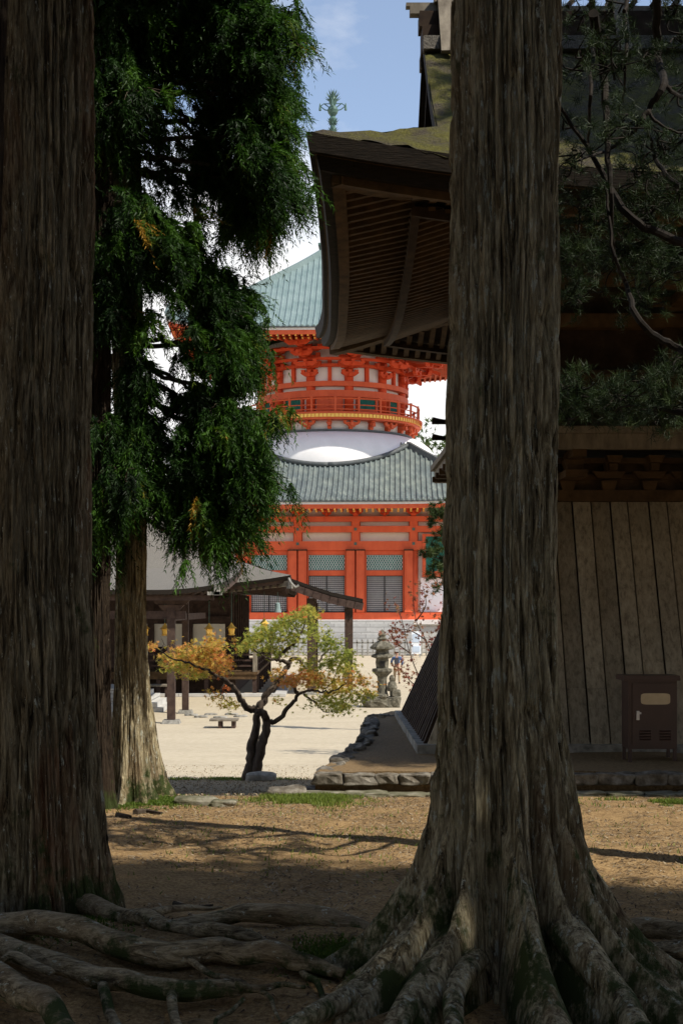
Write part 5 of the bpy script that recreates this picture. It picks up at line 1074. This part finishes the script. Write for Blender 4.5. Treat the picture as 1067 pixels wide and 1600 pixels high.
# ------------------------------------------------------------------ stone lantern, rocks, visitor
sd_ = 57.5; sx = W(597, 0, sd_)[0]
SL_ = thing('stone_lantern', 'tall weathered stone lantern on a boulder base in the sunny court', 'lantern', (sx, sd_, 0))
def slp(name, prof, n=6, c=(0, 0)): m = MB(); m.lathe(prof, (sx+c[0], sd_+c[1], 0), n); return m.build(name, M['stone2'], SL_)
m = MB(); rockmesh(m, (sx-.1, sd_, .14), (1.35, 1.1, .5), 5, amp=.3); rockmesh(m, (sx-.25, sd_-.2, .38), (.85, .7, .34), 6, amp=.3); m.build('base', M['stone2'], SL_)
slp('shaft', [(.26, .45), (.21, .6), (.18, 1.0), (.20, 1.22), (.27, 1.3)], 14); slp('platform', [(.27, 1.30), (.42, 1.45), (.40, 1.55), (.24, 1.57)], 6)
slp('firebox', [(.24, 1.57), (.27, 1.80), (.25, 1.96)], 6); m = MB(); m.bb(sx-.1, sx+.1, sd_-.26, sd_-.235, 1.64, 1.86); m.build('window', M['black'], SL_)
slp('middle_cap', [(.26, 1.96), (.45, 2.02), (.43, 2.10), (.28, 2.16), (.25, 2.30)], 6); slp('roof', [(.26, 2.30), (.50, 2.36), (.49, 2.43), (.36, 2.55), (.22, 2.64), (.16, 2.68)], 6); slp('jewel', [(.13, 2.68), (.19, 2.76), (.13, 2.84), (.17, 2.93), (.10, 3.04), (.01, 3.14)], 12)
t = thing('stone_figure', 'small worn stone figure on rocks just right of the tall stone lantern', 'statue', (sx+.42, sd_-.2, 0)); c = (sx+.42, sd_-.15)
m = MB(); rockmesh(m, (c[0], c[1], .2), (.6, .6, .5), 8, amp=.3); rockmesh(m, (c[0]+.1, c[1], .55), (.42, .4, .35), 9, amp=.3); m.build('plinth', M['stone2'], t)
m = MB(); m.lathe([(.18, .65), (.21, .8), (.15, 1.0), (.08, 1.06)], (c[0]-.03, c[1], 0), 12); m.lathe([(.02, 1.02), (.11, 1.08), (.12, 1.18), (.07, 1.28), (.01, 1.31)], (c[0]-.03, c[1], 0), 12); m.build('figure', M['stone2'], t)
def rock(px, py, d, s, seed, label, mat='rock', amp=.3, rz=0, sink=.3):
    c = W(px, py, d); z = gz(c[0], d) if d < 60 else 0; m = MB(); rockmesh(m, (c[0], d, z+s[2]*(.5-sink)), s, seed, rz, 14, amp); return tag(m.build('rock', M[mat], org=(c[0], d, z)), label, 'rock')
rock(408, 1210, 30.3, (.66, .42, .22), 21, 'flat topped dark stone beside the foot of the maple', 'stone', .12, 0, .1)
rock(448, 1230, 17.3, (.50, .34, .16), 22, 'flat pale stone at the end of the grass patch by the kerb', 'kerb', .25, .5)
rock(475, 1222, 17.8, (.50, .3, .16), 25, 'long flat stone touching the left end of the kerb', 'kerb', .25, .3)
rock(310, 1254, 16.2, (.55, .25, .14), 23, 'pale mossy rock on the bank right of the cedar clump', 'rock', .25, 0, .35)
rock(350, 1256, 16.0, (.30, .2, .10), 24, 'smaller mossy rock right of the pale one on the bank', 'rock')
rock(156, 1237, 15.9, (.16, .14, .16), 26, 'round grey stone between the two left cedar trunks', 'stone')
rock(597, 1119, 26.6, (.12, .1, .1), 27, 'tiny dark stone on the far edge of the terrace', 'stone') .location.z = PZT
# fallen sticks
def stick(pts, r, label, name='fallen_stick'):
    P = []
    for a, b, d in pts: p = W(a, b, d); p[2] = gz(p[0], d)+r*.7; P.append(p)
    P = smooth_path(P, 5); m = MB(); m.tube(P, np.linspace(r, r*.4, len(P)), 6, rough=.3); m.T = None; tag(m.build(name, M['twig'], org=tuple(P[0])), label, 'stick')
stick([(272, 1401, 10.1), (298, 1406, 10.0), (333, 1412, 9.9)], .018, 'thin dark stick on the soil behind the surface roots')
stick([(212, 1262, 15.3), (230, 1257, 15.5), (253, 1261, 15.2)], .035, 'curved strip of bark below the slim sunlit cedar')
stick([(183, 1268, 14.9), (200, 1270, 14.8), (206, 1268, 14.8)], .03, 'short dark piece of bark left of the curved strip')
# moss and grass (stuff)
def patch(name, label, cx_, cd_, rx, rd, n, h, w_, mat, cat, tint=.4):
    a = rng.normal(size=(n, 2))*.42; X = cx_+a[:, 0]*rx; D = cd_+a[:, 1]*rd; keep = fbm(X*3, D*3, 0, 31, 3) > .44; X, D = X[keep], D[keep]; Z = g(X, D); P = np.stack([X, D, Z], 1)
    an = rng.random(len(X))*6.28; s_ = np.stack([np.cos(an), np.sin(an), np.zeros(len(X))], 1)*w_; up = rng.normal(size=(len(X), 3))*.5+np.array([0, 0, 1.]); V = np.stack([P-s_, P+s_, P+norm(up)*h*rng.uniform(.5, 1.3, (len(X), 1))], 1).reshape(-1, 3)
    return tag(tri_mesh(name, V, np.clip(tint+rng.normal(size=len(X))*.2, 0, 1), M[mat], org=(cx_, cd_, 0)), label, cat, kind='stuff')
patch('grass_patch', 'sunlit short grass at the left end of the stone kerb', W(480, 0, 16.8)[0], 16.7, .75, .9, 9000, .05, .006, 'grassb', 'grass')
patch('grass_patch', 'mossy grass on the bank at the right edge, below the kerb', W(1040, 0, 16.6)[0], 16.3, 1.0, .45, 9000, .05, .006, 'grassb', 'grass', .3)
patch('grass_patch', 'thin strip of grass left of the maple foot', W(350, 0, 31)[0], 31.6, 1.6, .8, 4000, .07, .012, 'grassb', 'grass', .2)
patch('moss_patch', 'dark green moss round the feet of the left cedar clump', W(225, 0, 16.6)[0], 16.4, .75, .6, 9000, .035, .009, 'grassb', 'moss', .05)
patch('moss_patch', 'dark moss left of the thick cedar at the frame edge', W(20, 0, 9.2)[0], 9.2, .7, .4, 7000, .03, .008, 'grassb', 'moss', .02)
patch('moss_patch', 'moss between the buttress roots of the huge cedar', W(560, 0, 8.5)[0], 8.5, .5, .35, 6000, .03, .007, 'grassb', 'moss', .05)
patch('weeds', 'scattered thin weeds in the bare soil behind the roots', 0.8, 13.2, 3.6, 3.0, 2600, .045, .006, 'grassb', 'weeds', .3)
n = 60000; X = rng.uniform(-3.6, 5.6, n); D = 6.2+rng.random(n)**.8*11.2; keep = fbm(X*2, D*2, 0, 33, 3)+rng.random(n)*.3 > .55; X, D = X[keep], D[keep]; n = len(X); Z = g(X, D)+.006
an = rng.random(n)*6.28; ln = rng.uniform(.010, .045, n); dv = np.stack([np.cos(an)*ln, np.sin(an)*ln, rng.normal(size=n)*.006], 1); sv = np.stack([-np.sin(an), np.cos(an), np.zeros(n)], 1)*rng.uniform(.003, .010, n)[:, None]
P = np.stack([X, D, Z], 1); V = np.stack([P-dv-sv, P-dv*.6+sv, P+dv], 1).reshape(-1, 3); tag(tri_mesh('forest_litter', V, rng.random(n), M['litter'], org=(0, 10, 0)), 'fallen needles, bark chips and twigs on the soil', 'litter', kind='stuff')

n = 5000; X = rng.uniform(-5.5, .3, n); D = rng.uniform(18.5, 36, n); keep = X < np.interp(D, [17, 20, 26, 36], [-.5, -.1, .4, .6]); X, D = X[keep], D[keep]; n = len(X); P = np.stack([X, D, g(X, D)+.01], 1)
an = rng.random(n)*6.28; ln = rng.uniform(.012, .04, n); dv = np.stack([np.cos(an)*ln, np.sin(an)*ln, np.zeros(n)], 1); sv = np.stack([-np.sin(an), np.cos(an), np.zeros(n)], 1)*(ln*.5)[:, None]; V = np.stack([P-dv-sv, P+dv*.3-sv+(0, 0, .02), P+sv+(0, 0, .025)], 1).reshape(-1, 3)
tag(tri_mesh('gravel', V, rng.random(n)*.5+.5, M['litter'], org=(0, 25, 0)), 'loose grit and fallen leaves on the worn path and the edge of the sand', 'gravel', kind='stuff')

# visitor ------------------------------------------------------------------
def skin(name, joints, edges, mat, parent, sub=2):
    me = bpy.data.meshes.new(name); me.from_pydata([(j[0], -j[1], j[2]) for j in joints], edges, []); me.materials.append(mat); o = bpy.data.objects.new(name, me); C.objects.link(o); o.parent = parent
    md = o.modifiers.new('skin', 'SKIN'); md.use_smooth_shade = True
    for i, j in enumerate(joints): me.skin_vertices[0].data[i].radius = (j[3], j[4] if len(j) > 4 else j[3])
    me.skin_vertices[0].data[0].use_root = True; s_ = o.modifiers.new('sub', 'SUBSURF'); s_.levels = sub; s_.render_levels = sub; return o
vd = 4*F0/118; vx = W(620, 0, vd)[0]
VP = thing('person', 'visitor in a blue jacket and beige trousers seen from behind, beside the stone lantern', 'person', (vx, vd, 0), R(-8))
sk = NM('skin', [(.3, (.42, .24, .17)), (.7, (.50, .30, .22))], 5); bl = NM('blue_jacket', [(.3, (.05, .09, .20)), (.7, (.10, .16, .32))], 8); kh = NM('beige_cloth', [(.3, (.34, .26, .16)), (.7, (.45, .36, .24))], 8); hr = NM('black_hair', [(.3, (.01, .01, .01)), (.7, (.03, .025, .02))], 20); gy = NM('grey_pack', [(.3, (.05, .05, .06)), (.7, (.09, .09, .11))], 8)
J = [(0, 0, .95, .13, .10), (0, 0, 1.15, .12, .09), (0, 0, 1.36, .15, .09), (0, 0, 1.46, .055), (0, -.01, 1.52, .06), (0, -.02, 1.60, .085, .095), (0, -.02, 1.68, .065)]
E = [(0, 1), (1, 2), (2, 3), (3, 4), (4, 5), (5, 6)]
for s in (-1, 1):
    b = len(J); J += [(s*.19, 0, 1.37, .055), (s*.29, .02, 1.13, .045), (s*.23, -.14, .95, .036), (s*.21, -.20, .90, .03)]; E += [(2, b), (b, b+1), (b+1, b+2), (b+2, b+3)]
    for q, (dx, dy) in enumerate([(-.03, -.02), (-.01, -.05), (.01, -.055), (.03, -.045), (-.045, .01)]): J.append((s*.21+dx, -.20+dy-.02, .86+.01*q, .009)); E.append((b+3, len(J)-1))
    b = len(J); J += [(s*.09, 0, .88, .09), (s*.12, -.02+s*.05, .50, .06), (s*.13, .02+s*.10, .10, .04), (s*.14, -.12+s*.10, .045, .035)]; E += [(0, b), (b, b+1), (b+1, b+2), (b+2, b+3)]
skin('body', J, E, sk, VP)
J = [(0, 0, 1.0, .165, .13), (0, 0, 1.2, .155, .12), (0, 0, 1.38, .17, .115), (0, 0, 1.45, .075)]; E = [(0, 1), (1, 2), (2, 3)]
for s in (-1, 1): b = len(J); J += [(s*.20, 0, 1.37, .078), (s*.30, .02, 1.13, .066), (s*.24, -.13, .97, .05)]; E += [(2, b), (b, b+1), (b+1, b+2)]
skin('jacket', J, E, bl, VP)
J = [(0, 0, .95, .15, .12)]; E = []
for s in (-1, 1): b = len(J); J += [(s*.095, 0, .84, .105), (s*.125, -.02+s*.05, .50, .08), (s*.135, .02+s*.10, .10, .06)]; E += [(0, b), (b, b+1), (b+1, b+2)]
skin('trousers', J, E, kh, VP)
skin('hair', [(0, .025, 1.60, .108, .11), (0, .005, 1.69, .09)], [(0, 1)], hr, VP)
for s in (-1, 1): skin('shoe', [(s*.135, .06+s*.10, .045, .05), (s*.14, -.14+s*.10, .035, .042)], [(0, 1)], hr, VP)
m = LM(); m.box(0, -.155, 1.2, .22, .12, .34, taper=.9); m.build('backpack', gy, VP)
